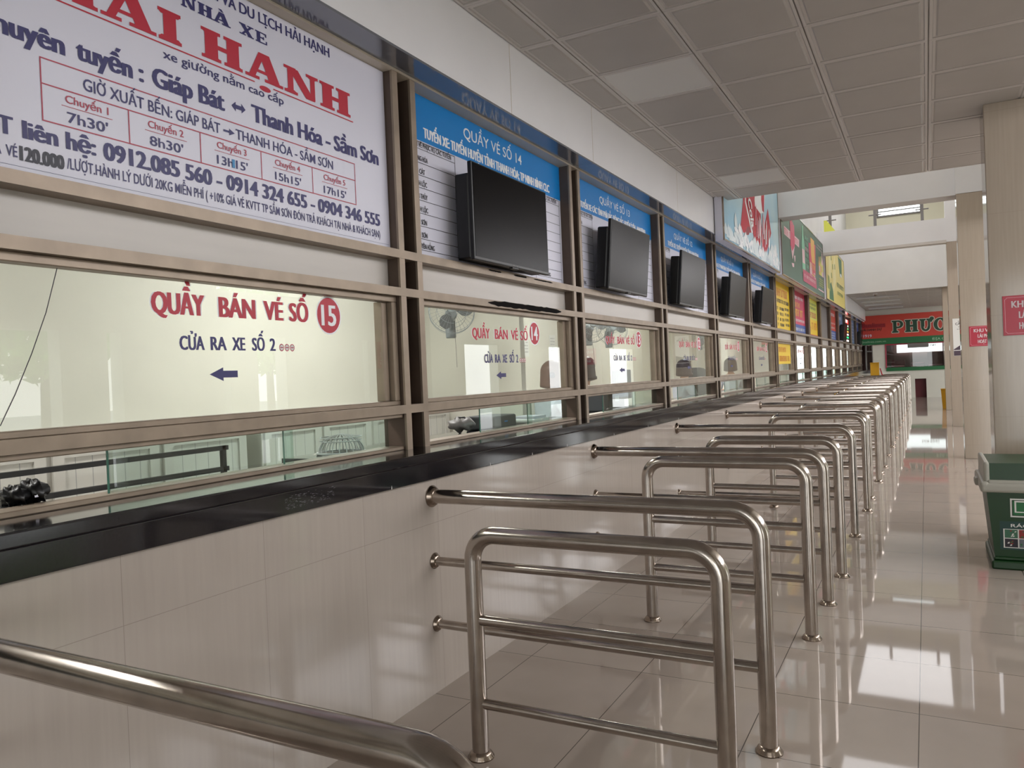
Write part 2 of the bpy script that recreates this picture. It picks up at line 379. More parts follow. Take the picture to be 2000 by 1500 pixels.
# far ceiling (beyond the light well)
cf = MB(); cf.box(.15, 3.5, 25.05, Y1, 3.5, 3.6)
for i in range(1, 6): cf.box(.15+i*.56, .158+i*.56, 25.05, Y1, 3.496, 3.5, 1)
for j in range(1, 15): cf.box(.15, 3.5, 25.05+j*.605, 25.058+j*.605, 3.496, 3.5, 1)
cf.build('ceiling_far', [M['ceil'], M['ceil_rib']], kind='structure')
for k, y in enumerate((26.6, 28.4, 30.2, 32.2)):
    t = thing('tube_light', 'slim unlit strip light on the far ceiling, %s from the sign wall' % ('fourth', 'third', 'second', 'first')[k], 'ceiling light', (1.0, y, 3.496), group='strip lights on the far ceiling')
    MB().bbox(-.6, .6, -.05, .05, -.03, 0, .005).build('housing', M['paint'], t)
    MB().tube([(-.58, 0, -.045), (.58, 0, -.045)], .014, 10).build('tube', M['diffuser'], t)

t = thing('dome_camera', 'small white dome camera on the far ceiling just behind the white header', 'camera', (1.0, 25.5, 3.5))
MB().lathe([(0, 0), (.06, 0), (.06, -.03), (.05, -.035), (0, -.035)], None, 20).build('housing', M['paint'], t)
MB().ell((0, 0, -.035), (.045, .045, .045), 16, 10).build('dome', M['steelf'], t)

# beams and header over the light well
MB().box(.15, 2.73, 13.1, 13.5, 3.86, 4.75).build('beam_near', M['paint'], kind='structure')
b2 = MB(); b2.box(.15, 2.73, 19.15, 19.5, 3.98, 4.5); b2.build('beam_middle', M['paint'], kind='structure')
MB().box(.15, 2.74, 19.1, 19.15, 3.96, 4.02).build('trim_beam', M['panelw'], kind='structure')
hd = MB(); hd.box(.15, 3.5, 24.95, 25.05, 3.5, 4.9)
hd.build('wall_header', M['paint'], kind='structure')
hw = MB(); hw.box(-3, 6, 27.0, 27.2, 3.6, 5.98); hw.box(-3, 1.05, 27, 27.2, 5.98, 6.36); hw.box(2.3, 6, 27, 27.2, 5.98, 6.36); hw.box(-3, 6, 27, 27.2, 6.36, 7.4)
hw.build('wall_upper_far', M['yellowcream'], kind='structure')
MB().box(.27, 8, 9.2, 9.36, ZC+.16, 7.4).build('wall_upper_near', M['yellowcream'], kind='structure')
MB().box(-.15, 3.6, 9.2, 27.2, 7.4, 7.5).build('ceiling_well_blocker', M['paint'], kind='structure')  # unseen lid added to keep sky light out of the well
MB().box(3.5, 3.6, 9.36, 27, 4.6, 7.4).build('wall_upper_right', M['yellowcream'], kind='structure')
# louvred upper window
t = MB(); t.box(1.05, 2.3, 26.96, 27.04, 5.98, 6.03); t.box(1.05, 2.3, 26.96, 27.04, 6.31, 6.36); t.box(1.05, 1.1, 26.96, 27.04, 6.03, 6.31); t.box(2.25, 2.3, 26.96, 27.04, 6.03, 6.31); t.box(1.1, 2.25, 26.98, 27.02, 6.14, 6.17)
wup = t.build('window_1', M['greydark'], kind='structure')
MB().box(1.1, 2.25, 27.0, 27.01, 6.03, 6.31).build('pane', M['glass'], wup)
# grey posts with cross arms standing on the middle beam
POST = [(1.36, 'grey steel post with cross arm on the middle beam, left of the upper window'), (2.30, 'grey steel post with cross arm on the middle beam, right of the upper window'), (.42, 'grey steel post beside the yellow board above the green billboard')]
for x, l in POST:
    t = thing('railing_post', l, 'post', (x, 19.35, 4.5), group='upper railing posts')
    MB().bbox(-.03, .03, -.03, .03, 0, .8, .004).build('post', M['greydark'], t)
    MB().tube([(-.13, 0, .28), (.13, 0, .28)], .014, 10).build('cross_arm', M['greydark'], t)
    MB().bbox(-.06, .06, -.06, .06, 0, .01, .002).build('base_plate', M['greydark'], t)
t = thing('yellow_board', 'small yellow triangular board at the left end of the middle beam', 'board', (.3, 19.16, 4.5))
MB().add([(0, 0, 0), (.24, 0, 0), (.06, 0, .26), (0, 0, .26), (0, .02, 0), (.24, .02, 0), (.06, .02, .26), (0, .02, .26)], [(0, 1, 2, 3), (7, 6, 5, 4), (0, 4, 5, 1), (1, 5, 6, 2), (2, 6, 7, 3), (3, 7, 4, 0)]).build('panel', M['lime'], t)
MB().box(.02, .05, .02, .05, 0, .24).build('stay', M['bark'], t)

# ------------------------------------------------------------------ tiled columns
COLS = [-10.93, -4.93, 1.12, 7.175, 13.03, 19.15, 25.22]
for k, y in enumerate(COLS):
    top = {13.03: 3.86, 19.15: 3.98}.get(y, ZC if y < 9 else 3.5)
    MB().bbox(2.735, 3.22, y, y+.42, 0, top, .006).build('column_%d' % (k+1), M['col_tile'], kind='structure')
    if y in (13.03, 19.15): MB().box(2.73, 3.225, y-.005, y+.425, top, 7.4).build('column_upper_%d' % (k+1), M['paint'], kind='structure')
MB().box(2.735, 2.9, 25.72, 25.9, 0, 3.5).build('trim_far_jamb', M['col_tile'], kind='structure')

# outer arcade wall with openings and a fan light
ow = MB()
for a, b in ((-9, -7.2), (-2.6, 5.6), (7.0, 7.76), (8.01, 10.05), (10.2, 10.87), (11.63, 14.05), (14.24, 18.5), (20.4, 24), (26.5, 28), (32.6, 40)): ow.box(XO, XO+.3, a, b, 0, 2.46)  # near stretch closed to dim the counter, far gap cut for sign-wall light
for a, b in ((-9, 9.95), (12.1, 14.05), (14.33, 40)): ow.box(XO, XO+.3, a, b, 2.46, 4.4)
ow.box(XO, XO+.3, 9.95, 12.1, 2.46, 3.3); ow.box(XO, XO+.3, 14.05, 14.33, 2.46, 3.36); ow.box(XO, XO+.3, 14.05, 14.33, 3.6, 4.4)
n = 14; c = (11.025, 3.3)
for i in range(n):
    q0, q1 = PI*i/n, PI*(i+1)/n
    p0, p1 = (c[0]+1.075*math.cos(q0), c[1]+.8*math.sin(q0)), (c[0]+1.075*math.cos(q1), c[1]+.8*math.sin(q1))
    for x in (XO, XO+.3): ow.quad([(x, p0[0], p0[1]), (x, p1[0], p1[1]), (x, p1[0], 4.4), (x, p0[0], 4.4)])
    ow.quad([(XO, p0[0], p0[1]), (XO+.3, p0[0], p0[1]), (XO+.3, p1[0], p1[1]), (XO, p1[0], p1[1])])
ow.build('wall_right', M['cream'], kind='structure')
fl = MB()
for i in range(1, 8):
    q = PI*i/8; fl.tube([(XO+.15, c[0]+.25*math.cos(q), c[1]+.2*math.sin(q)), (XO+.15, c[0]+1.06*math.cos(q), c[1]+.79*math.sin(q))], .016, 6)
fl.tube([(XO+.15, c[0]+.25*math.cos(PI*i/10), c[1]+.2*math.sin(PI*i/10)) for i in range(11)], .016, 6)
fl.build('window_2', M['paint'], kind='structure')
# entrance end behind
bw = MB(); bw.box(-3.2, 1.2, Y0-.2, Y0, 0, 4.4); bw.box(7.8, 9.3, Y0-.2, Y0, 0, 4.4); bw.box(1.2, 7.8, Y0-.2, Y0, 3.4, 4.4)
bw.build('wall_back', M['cream'], kind='structure')

# ------------------------------------------------------------------ aluminium front: double fins and rails
FIN = [-1.17, .976, 3.121, 5.266, 7.421, 9.586, 11.76, 13.955, 16.15, 18.35, 20.55, 22.76, 24.98, 27.19, 29.41, 31.63, 33.85]
ZT, ZA, ZB, ZCr, ZD = 3.032, (2.090, 2.132), (1.902, 1.943), (1.319, 1.3616), 1.1393
fr = MB(); fd = MB(); tp = MB()
for y in FIN:
    for a in (y, y+.151):
        for z0, z1 in ((ZD, ZCr[0]), (ZCr[1], ZB[0]), (ZB[1], ZA[0]), (ZA[1], ZT)):
            fr.box(-.012, 0, a, a+.044, z0, z1)                  # outer edge in the lit tone
            fd.box(-.14, -.012, a+.002, a+.042, z0, z1)          # web behind, shade put into its darker bronze
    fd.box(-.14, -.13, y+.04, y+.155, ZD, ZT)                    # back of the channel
for z0, z1 in (ZA, ZB, ZCr): fr.box(-.14, .002, Y0, 34.4, z0, z1)
tp.box(-.14, .006, Y0, 34.4, ZT-.012, ZT)
fr.build('trim_front_frame', M['alu'], kind='structure'); fd.build('trim_front_fins', M['alud'], kind='structure'); tp.build('trim_front_top', M['trim'], kind='structure')
for i in range(len(FIN)-1):
    a, b = FIN[i]+.195, FIN[i+1]
    MB().box(-.1, -.075, a, b, ZB[1], ZA[0]).build('wall_infill_panel', M['panelw'], kind='structure')
# black tar smears on the front rails
t = MB(); R = random.Random(3)
def smear(y0, y1, z, h, x=.0035):
    n = 26; up_ = []; lo = []
    for i in range(n+1):
        y = y0+(y1-y0)*i/n; e = min(1, min(i, n-i)/3+.15); up_.append((x, y, z+h*e*(.4+.25*R.random()))); lo.append((x, y, z-h*e*(.4+.25*R.random())))
    for i in range(n): t.quad([lo[i], lo[i+1], up_[i+1], up_[i]])
TAR = mat('black_tar', '#0e0b0a', .8, spec=.1)
smear(3.98, 5.02, 1.925, .03)
for a, b, h in ((4.0, 4.16, .008), (4.32, 4.5, .01), (4.6, 4.9, .008)): smear(a, b, 2.12, h)
t.build('trim_tar_smears', TAR, kind='structure')

# windows: one per bay, sash, pane, lettering, sliding panes in the low opening
def window(i, n):
    a, b = FIN[i]+.195, FIN[i+1]
    s = MB(); x0, x1 = -.085, -.03
    zl, zh = ZCr[1], ZB[0]
    for q in ((a, b, zl, zl+.022), (a, b, zh-.03, zh)): s.bbox(x0, x1, q[0], q[1], q[2], q[3], .003, 1)
    for q in ((a, a+.012), (b-.04, b-.002)): s.bbox(x0, x1, q[0], q[1], zl+.022, zh-.03, .003, 1)
    s.bbox(-.11, -.06, b-.085, b-.045, zl+.022, zh-.03, .003, 1)
    # sill track and head of the low opening
    s.bbox(-.12, -.02, a, b, ZD, ZD+.018, .003, 1); s.bbox(-.12, -.02, a, b, ZCr[0]-.02, ZCr[0], .003, 1)
    W = s.build('window_%d' % n, M['alu'], kind='structure')
    MB().box(-.074, -.068, a+.012, b-.04, zl+.022, zh-.03).build('pane', M['glass'], W)
    g = MB(); e = MB()
    if n == 15: sl = [(1.575, 2.4, -.062), (2.36, 3.06, -.072)]
    elif n == 14: sl = [(a+.62, a+1.3, -.062), (a+1.26, b-.06, -.072)]
    else: sl = [(a+.45, a+1.25, -.062), (a+1.2, b-.06, -.072)]
    for p, q, x in sl:
        g.box(x-.003, x+.003, p, q, ZD+.019, ZCr[0]-.02); e.box(x-.0032, x+.0032, p-.004, p, ZD+.018, ZCr[0]-.02)
    g.build('sliding_pane', M['greenglass'], W); e.build('glass_edge', M['edge'], W)
    return W
WIN = {16-i: window(i, 16-i) for i in range(1, 16)}
CRACK = [(1.445, 1.885), (1.429, 1.83), (1.401, 1.734), (1.353, 1.61), (1.3, 1.49), (1.254, 1.4)]
def win_text(n, title, gate=True):
    a = FIN[16-n]+.195; W = WIN[n]; mb = MB(); P = Plane(mb, (-.0675, 0, 0)); px = n >= 10
    if n == 15: q = dict(t=(1.763, 2.532, 1.752, .0705), c=(2.662, 1.787, .075, .079), g=(1.87, 2.333, 1.626, .047), ar=(1.996, 2.129, 1.535, .026))
    elif n == 14: q = dict(t=(3.894, 4.614, 1.7175, .056), c=(4.717, 1.766, .073, .074), g=(4.026, 4.464, 1.570, .048), ar=(4.164, 4.289, 1.491, .024))
    else: q = dict(t=(a+.581, a+1.308, 1.725, .056), c=(a+1.42, 1.773, .072, .072), g=(a+.752, a+1.219, 1.579, .043), ar=(a+.886, a+1.015, 1.497, .022))
    t = q['t']
    for wd, f0, f1 in (('QUẦY', 0, .293), ('BÁN', .376, .612), ('VÉ', .667, .808), ('SỐ', .85, 1)):
        a0, a1 = t[0]+(t[1]-t[0])*f0, t[0]+(t[1]-t[0])*f1
        P.text(wd, a0-.006, a1+.006, t[2], t[3]*1.06, 2, .095, .0006); P.text(wd, a0, a1, t[2], t[3]*1.06, 0, .055, .0014)
    c = q['c']; P.disc(c[0], c[1], c[2]+.007, c[3]+.007, 2, .0008); P.disc(*c, 0, .0012)
    P.text(str(n), c[0]-.05, c[0]+.048, c[1]-.045, .09, 2, .03, .002)
    g = q['g']
    for wd, f0, f1 in (('CỬA', 0, .238), ('RA', .294, .459), ('XE', .513, .656), ('SỐ', .727, .874), ('2', .931, 1)): P.text(wd, g[0]+(g[1]-g[0])*f0, g[0]+(g[1]-g[0])*f1, g[2], g[3]*1.05, 1, .05)
    P.arrow(*q['ar'], 1)
    mb.build('lettering', [M['red'], M['navy'], M['pure']], W)
    st = MB(); P = Plane(st, (-.0675, 0, 0)); x = g[1]+.02
    for k in range(3):
        P.disc(x+.014+k*.03, g[2]+.014, .0135, .0155, 0); P.disc(x+.014+k*.03, g[2]+.014, .010, .0115, 1, .0013); P.rect(x+.006+k*.03, x+.022+k*.03, g[2]+.012, g[2]+.016, 0, .0016)
    st.build('round_stickers', [M['redline'], M['paper']], W)
MB().tube([(-.0665, y, z) for y, z in CRACK], .0013, 6).build('crack', M['ink'], WIN[15])
for n in range(15, 9, -1): win_text(n, '')
win_text(8, '')

# ------------------------------------------------------------------ sign boards above the windows
def board(i, name, label, mats, x=-.08, z0=None, z1=None, group=None):
    a, b = FIN[i]+.195, FIN[i+1]; t = thing(name, label, 'sign', (x, a, ZA[1]), group=group)
    p = MB().box(-.012, 0, -.0+.002, b-a-.002, (z0 or ZA[1]+.002)-ZA[1], (z1 or ZT-.014)-ZA[1]).build('panel', mats, t)
    return t, a, b
def letters(t, mb, mats, name='lettering'):
    o = mb.build(name, mats, t); o.matrix_parent_inverse = Matrix.Translation(-t.location); return o

# bay 15: the white timetable board
t, a, b = board(1, 'timetable_board', 'large white timetable board with red HẢI HẠNH heading above counter 15', M['vinyl'], -.052)
mb = MB(); P = Plane(mb, (-.052, 0, 0)); NV, RD, RL, GY, BP = 0, 1, 2, 3, 4
k = (2.726-2.206)/15.0
P.text('CÔNG TY TNHH VẬN TẢI VÀ', 2.206-24*.0305, 2.19, 2.954, .041, NV, .02); P.text('DU LỊCH HẢI HẠNH', 2.206, 2.726, 2.954, .041, NV, .025)
for ch, a0, a1 in (('N', 1.932, 2.001), ('H', 2.006, 2.076), ('A`', 2.074, 2.161), ('X', 2.202, 2.278), ('E', 2.284, 2.349)):
    for c_ in ch: P.serif(c_, a0, 2.872, a1-a0-.003, .044, NV)
for ch, a0, a1 in (('H', 1.42, 1.61), ('A?', 1.616, 1.827), ('I', 1.832, 1.931), ('H', 2.015, 2.213), ('A.', 2.223, 2.43), ('N', 2.434, 2.644), ('H', 2.651, 2.859)):
    for c_ in ch: P.serif(c_, a0, 2.718, a1-a0-.004, .112, RD)
P.rect(1.40, 2.27, 2.700, 2.705, RD); P.rect(2.37, 2.872, 2.700, 2.705, RD)
P.text('xe giường nằm cao cấp', 1.846, 2.425, 2.653, .031, NV, .01)
P.text('Chuyên', 1.215, 1.49, 2.537, .062, NV, .06); P.text('tuyến :', 1.525, 1.765, 2.54, .062, NV, .06); P.text('Giáp Bát', 1.797, 2.112, 2.54, .066, NV, .06)
P.poly([(2.145, 2.573), (2.166, 2.592), (2.166, 2.581), (2.194, 2.581), (2.194, 2.592), (2.215, 2.573), (2.194, 2.554), (2.194, 2.565), (2.166, 2.565), (2.166, 2.554)], NV)
P.text('Thanh Hóa - Sầm Sơn', 2.245, 3.053, 2.54, .066, NV, .06)
P.frame(1.408, 2.87, 2.3135, 2.508, .004, RL); P.rect(1.41, 2.868, 2.426, 2.43, RL)
for y in (1.700, 1.990, 2.286, 2.580): P.rect(y-.002, y+.002, 2.3135, 2.426, RL)
P.text('GIỜ XUẤT BẾN: GIÁP BÁT', 1.544, 2.085, 2.447, .038, NV, .008); P.text('THANH HÓA - SẦM SƠN', 2.16, 2.717, 2.447, .038, NV, .008)
P.poly([(2.155, 2.465), (2.128, 2.478), (2.128, 2.469), (2.1, 2.469), (2.1, 2.461), (2.128, 2.461), (2.128, 2.452)], NV)
cells = [1.41, 1.70, 1.99, 2.286, 2.58, 2.868]
for q, h in enumerate(("7h30'", "8h30'", "13h15'", "15h15'", "17h15'")):
    m = (cells[q]+cells[q+1])/2
    P.text('Chuyến %d' % (q+1), m-.072, m+.072, 2.39, .024, RL, .008); P.rect(m-.085, m+.085, 2.3775, 2.3795, RL)
    d = .068 if len(h) == 5 else .075
    P.text(h, m-d, m+d, 2.33, .032, NV, .012)
P.text('1', 2.135, 2.148, 2.33, .032, BP, .02, .002)
P.text('SĐT', 1.2, 1.322, 2.246, .052, NV, .06); P.text('liên hệ:', 1.347, 1.578, 2.246, .052, NV, .06)
P.text('0912.085 560 - 0914 324 655 - 0904 346 555', 1.602, 3.044, 2.241, .056, NV, .06)
P.text('GIÁ', 1.245, 1.285, 2.184, .031, NV, .006); P.text('VÉ', 1.298, 1.33, 2.184, .031, NV, .006)
P.text('120.000', 1.336, 1.471, 2.178, .042, GY, .06)
P.text('/LƯỢT.HÀNH LÝ DƯỚI 20KG MIỄN PHÍ ( +10% GIÁ VÉ KVTT TP SẦM SƠN ĐÓN TRẢ KHÁCH TẠI NHÀ & KHÁCH SẠN)', 1.479, 3.04, 2.184, .033, NV, .006)
P.rect(1.18, 3.11, 2.1585, 2.1595, NV)
letters(t, mb, [M['navy'], M['red'], M['redline'], M['grey_ink'], M['bluepen']])

# blue boards of counters 14 to 10
LINES = {14: 'TUYẾN XE: TUYẾN HUYỆN TỈNH THANH HÓA; TP NINH BÌNH CLC', 13: 'TUYẾN XE: CÁC TỈNH PHÍA BẮC; ĐÔNG BẮC; HUYỆN Ý YÊN - NAM ĐỊNH', 12: 'TUYẾN XE: TUYẾN HUYỆN TỈNH NAM ĐỊNH', 11: 'TUYẾN XE: TP NAM ĐỊNH; TUYẾN HUYỆN TỈNH NAM ĐỊNH', 10: 'TUYẾN XE: TP NAM ĐỊNH; TUYẾN HUYỆN'}
ROWS = ['BÁN VÉ PHỤC VỤ CÁC TUYẾN', 'HOẰNG HÓA', 'YÊN CÁT', 'VĨNH LỘC', 'CẨM THỦY', 'VĨNH LỘC', 'SẦM SƠN', 'SẦM SƠN', 'NGUYÊN HỒNG']
RZ = [2.734, 2.66, 2.59, 2.525, 2.456, 2.386, 2.317, 2.248, 2.188]
TVY = {14: 3.70, 13: 5.73, 12: 7.72, 11: 9.93, 10: 12.12}
for n in range(14, 9, -1):
    i = 16-n
    t, a, b = board(i, 'counter_board', 'blue-headed white route board reading QUẦY VÉ SỐ %d behind a television' % n, M['vinyl'], group='blue route boards above counters 14 to 10')
    mb = MB(); P = Plane(mb, (-.08, 0, 0)); o = a-3.316
    P.rect(a+.003, b-.003, 2.768, ZT-.016, 0)
    if n == 14: P.text('QUẦY VÉ SỐ 14', 3.913, 4.654, 2.899, .062, 1, .004, .002); P.text(LINES[14], 3.493, 5.079, 2.793, .054, 1, .07, .002)
    else:
        P.text('QUẦY VÉ SỐ %d' % n, a+.60, a+1.345, 2.897, .058, 1, .004, .002)
        w_ = 1.6 if len(LINES[n]) > 45 else 1.25
        P.text(LINES[n], a+.18 if w_ > 1.5 else a+.36, (a+.18 if w_ > 1.5 else a+.36)+w_, 2.794, .048, 1, .07, .002)
    c0, c1 = TVY[n]-.04+.1, TVY[n]+1.2
    for q0, q1, al in ((a+.004, a+.49 if n == 14 else a+.42, 0), (b-.46, b-.03, 1)):
        P.frame(q0, q1, 2.145, 2.762, .0035, 2)
        for z in (2.722, 2.647, 2.58, 2.513, 2.445, 2.375, 2.306, 2.238, 2.178): P.rect(q0, q1, z-.0015, z+.0015, 2)
        for k, (s_, z) in enumerate(zip(ROWS, RZ)):
            w_ = min(.016*len(s_), q1-q0-.05)
            P.text(s_, q1-.05-w_ if (al == 1 and k == 0) else q0+.06, q1-.05 if (al == 1 and k == 0) else q0+.06+w_, z-.002, .026, 2, .02, .002, 2)
    letters(t, mb, [M['blue'], M['pure'], M['ink']])

# televisions on brackets
def make_tv():
    t = thing('television', '', 'television', (0, 0, 0), group='televisions over the ticket counters')
    MB().bbox(-.012, .016, -.478, .478, -.275, .275, .006).build('bezel', M['tv'], t)
    MB().box(.0155, .0175, -.468, .468, -.255, .266).build('screen', M['screen'], t)
    m = MB(); m.bbox(-.105, -.012, -.468, .45, -.268, .215, .012); m.build('back_housing_shadow', M['tv'], t)  # black housing made full-size to include the shadow behind the set
    m = MB(); m.bbox(-.15, -.085, -.2, .2, -.12, .1, .004); m.box(-.15, -.06, -.16, -.13, -.2, .2); m.box(-.15, -.06, .13, .16, -.2, .2); m.build('bracket', M['tv'], t)
    m = MB(); m.bbox(-.008, .019, -.04, .04, -.283, -.272, .003); m.build('sensor_bar', M['tv'], t)
    m = MB(); Plane(m, (.0166, 0, -.268)).strokes(-.03, .03, 0, .008, 0, 6); m.build('badge', M['greydark'], t)
    return t
tv0 = make_tv(); first = True
for n in range(14, 9, -1):
    lab = 'black flat television in front of the blue board reading QUẦY VÉ SỐ %d' % n
    pos = (.075, TVY[n]+.478, 2.415)
    if n == 14: tv0.location = pos; tv0['label'] = lab; o = tv0
    else: o = dup(tv0, (.105, pos[1], pos[2]), lab); o.rotation_euler = (0, math.radians(5), 0)
for i, lab in ((12, 'far black television before a blue board, next to the bright coloured display'), (15, 'farthest black television, at the end of the ticket counter')):
    o = dup(tv0, (.105, FIN[i]+.85, 2.415), lab); o.rotation_euler = (0, math.radians(5), 0)

# coloured boards farther along
def cboard(i, label, base, mats, fn, name='advert_board'):
    t, a, b = board(i, name, label, base); mb = MB(); P = Plane(mb, (-.08, a, ZA[1])); fn(P, b-a, ZT-.014-ZA[1]); letters(t, mb, mats); return t
def f9(P, w, h):
    P.strokes(.12, w-.2, .62, .15, 0, 9, seed=2); P.strokes(.12, w-.1, .5, .07, 1, 18, seed=3)
    for k, z in enumerate((.37, .27, .17, .07)): P.strokes(.15, .65, z, .055, 1, 7, seed=5+k); P.strokes(.8, 1.3, z, .055, 1, 7, seed=15+k); P.strokes(1.4, w-.1, z+.02, .05, 1, 6, seed=25+k)
cboard(7, 'bright yellow route board with orange heading, first coloured board past the blue ones', M['signyellow'], [M['orange'], M['ink']], f9)
def f8(P, w, h):
    P.rect(0, w, 0, .19, 1); P.strokes(.2, w-.1, .06, .06, 2, 16, seed=4); P.strokes(.1, w-.25, .72, .06, 2, 18, seed=6); P.strokes(.3, w-.8, .55, .1, 0, 6, seed=7); P.strokes(.15, w-.35, .36, .15, 0, 8, seed=8); P.strokes(.1, w-.1, .25, .05, 2, 15, seed=9)
cboard(8, 'magenta board with yellow writing and blue foot strip', M['pink'], [M['signyellow'], M['royal'], M['pure']], f8)
def f7(P, w, h):
    P.rect(.02, w-.02, .4, h-.02, 1); P.rect(0, w, 0, .04, 2, .0015); P.strokes(.2, w-.2, .74, .05, 3, 15, seed=4); P.strokes(.25, w-.25, .64, .06, 3, 12, seed=5); P.strokes(.1, w-.1, .44, .13, 2, 11, seed=6); P.strokes(.1, .8, .1, .12, 0, 5, seed=7); P.strokes(.9, w-.1, .16, .17, 0, 6, seed=8)
cboard(9, 'lime and yellow board with red writing beside the plain grey board', M['signyellow'], [M['orange'], M['lime'], M['red'], M['strip']], f7)
cboard(10, 'plain grey blank board between lime and red boards', M['greydark'], [M['alud']], lambda P, w, h: P.frame(.0, w, 0, h, .02, 0), 'blank_board')
def f6(P, w, h):
    P.rect(0, w, 0, .28, 1); P.strokes(.2, w-.3, .7, .08, 2, 12, seed=3); P.strokes(.2, 1.2, .57, .09, 0, 7, seed=5); P.strokes(.2, w-.2, .47, .04, 2, 18, seed=6); P.strokes(.2, w-.3, .34, .05, 2, 16, seed=7)
    for k in range(3): P.strokes(.2, w-.2, .19-k*.07, .035, 2, 17, seed=9+k)
cboard(11, 'red board with blue lower part and white writing', M['orangered'], [M['orange'], M['royal'], M['pure']], f6)
def fb(P, w, h):
    P.rect(0, w, .38, h, 0); P.strokes(.5, w-.5, .68, .1, 1, 8, seed=3); P.strokes(.4, w-.4, .48, .05, 1, 14, seed=4)
cboard(12, 'blue-topped board behind the far television, beside the red board', M['vinyl'], [M['steelblue'], M['pure']], fb)
E13 = [mat('led_%s' % k, c, .5, emit=e) for k, c, e in (('red', '#e0302a', 1.0), ('white', '#f4fff8', 1.6), ('green', '#2fe08a', 1.1), ('amber', '#ff9a3c', 1.2))]
def fl_(P, w, h):
    P.rect(.05, w-.05, .66, h-.08, 0)
    P.strokes(.3, w-.4, .7, .1, 1, 8, d=.003, seed=2)
    for k, (c_, z) in enumerate(((1, .57), (2, .47), (3, .37), (1, .27), (2, .17), (1, .06))): P.rect(.12, w-.12, z, z+.055, c_, .002); P.strokes(.2, w-.2, z+.01, .035, 0 if k % 2 else 2, 14, .003, seed=20+k)
cboard(13, 'lit electronic display with red, white and green lines', M['black'], E13, fl_, 'led_display')
def fg(P, w, h):
    for k in range(7): P.strokes(.2, w-.2, .08+k*.11, .05, 0, 16, seed=k+40)
cboard(14, 'pale grey-blue board beside the lit electronic display', M['steelblue'], [M['vinyl']], fg)
cboard(15, 'last blue board at the far end of the counter', M['vinyl'], [M['royal'], M['pure']], fb)
# yellow poster hung inside window 9
t = thing('window_poster', 'yellow poster with orange writing hung in the window of the bay under the yellow board', 'poster', (-.063, FIN[7]+.225, 1.50))
MB().box(-.003, 0, 0, 1.75, 0, .395).build('sheet', M['signyellow'], t)
mb = MB(); P = Plane(mb, (0, 0, 0)); P.strokes(.3, 1.2, .22, .09, 0, 8, seed=3); P.strokes(.15, 1.6, .05, .1, 0, 12, seed=4); mb.build('lettering', M['orange'], t)

# ------------------------------------------------------------------ granite ledge
g = MB()
g.bbox(-.2, .2204, Y0, 33.88, 1.095, ZD, .006); g.bbox(-.43, -.2, 2.7, 33.88, 1.095, ZD-.001, .002); g.bbox(.0, .216, Y0, 33.88, 1.0116, 1.095, .003)
tag(g.build('counter_ledge', M['granite']), 'long black granite counter ledge running below the ticket windows', 'counter')
# chipped white scratches and a worn patch on the granite edge
m = MB(); R = random.Random(5); P = Plane(m, (.2166, 0, 0))
for y in (2.69, 3.55, 4.05, 4.55, 5.4, 6.2, 7.1, 8.2): P.poly([(y, 1.0125), (y+.006, 1.0125), (y+.004, 1.03)], 0)
for k in range(150):
    y = 2.06+.26*R.random()**1.3; z = 1.03+R.random()*.05; P.poly([(y, z), (y+.016*R.random()+.002, z+.0012*R.random()), (y+.006, z+.0014)], 1)
m.build('trim_granite_scratches', [M['paper'], mat('scuffed_granite', '#77757c', .5)], kind='structure')

# ------------------------------------------------------------------ steel queue rails
RT = .0335; RB = .021
def bend(p0, p1, p2, r, n=8):
    a = (Vector(p0)-Vector(p1)).normalized(); b = (Vector(p2)-Vector(p1)).normalized()
    c = Vector(p1)+a*r+b*r; return [tuple(c-b*r*math.cos(q)-a*r*math.sin(q)) for q in [PI/2*i/n for i in range(n+1)]]
def base_flange(x):
    return [(0, .022), (0, .0), (0, 0)]
FL = [(.052, 0), (.052, .006), (.046, .012), (.046, .016), (.040, .022), (.037, .026), (.0285, .03)]
FS = [(.038, 0), (.038, .005), (.032, .01), (.032, .013), (.027, .018), (.0195, .022)]
MX = lambda x, z: Matrix.Translation((x, 0, z)) @ Matrix.Rotation(PI/2, 4, 'Y')
def make_rail(xp=1.70, zt=.9285):
    t = thing('queue_rail', '', 'railing', group='wall-fixed queue rails')
    path = [(.19, 0, zt)]+bend((.19, 0, zt), (xp, 0, zt), (xp, 0, 0), .11)+[(xp, 0, .005)]
    MB().tube(path, RT, 20).build('top_tube', M['steel'], t)
    for z in (.6212, .322): MB().tube([(.2, 0, z), (xp-.02, 0, z)], RB, 14).build('cross_bar', M['steel'], t)
    MB().lathe(FL, MX(.19, zt)).build('wall_flange', M['steelf'], t)
    for z in (.6212, .322): MB().lathe(FS, MX(.19, z), 20).build('wall_flange', M['steelf'], t)
    MB().lathe(FL, Matrix.Translation((xp, 0, 0))).build('floor_flange', M['steelf'], t)
    return t
def make_loop(xa, xb, zt, z1, z2):
    t = thing('barrier_loop', '', 'railing', group='free-standing barrier loops')
    path = [(xa, 0, .005)]+bend((xa, 0, 0), (xa, 0, zt), (xb, 0, zt), .10)+bend((xa, 0, zt), (xb, 0, zt), (xb, 0, 0), .10)+[(xb, 0, .005)]
    MB().tube(path, RT, 20).build('top_tube', M['steel'], t)
    for z in (z1, z2): MB().tube([(xa+.02, 0, z), (xb-.02, 0, z)], RB, 14).build('cross_bar', M['steel'], t)
    for x in (xa, xb): MB().lathe(FL, Matrix.Translation((x, 0, 0))).build('floor_flange', M['steelf'], t)
    return t
ORD = ['nearest', 'second', 'third', 'fourth', 'fifth', 'sixth', 'seventh', 'eighth', 'ninth', 'tenth', 'eleventh', 'twelfth', 'thirteenth', 'fourteenth', 'fifteenth', 'sixteenth']
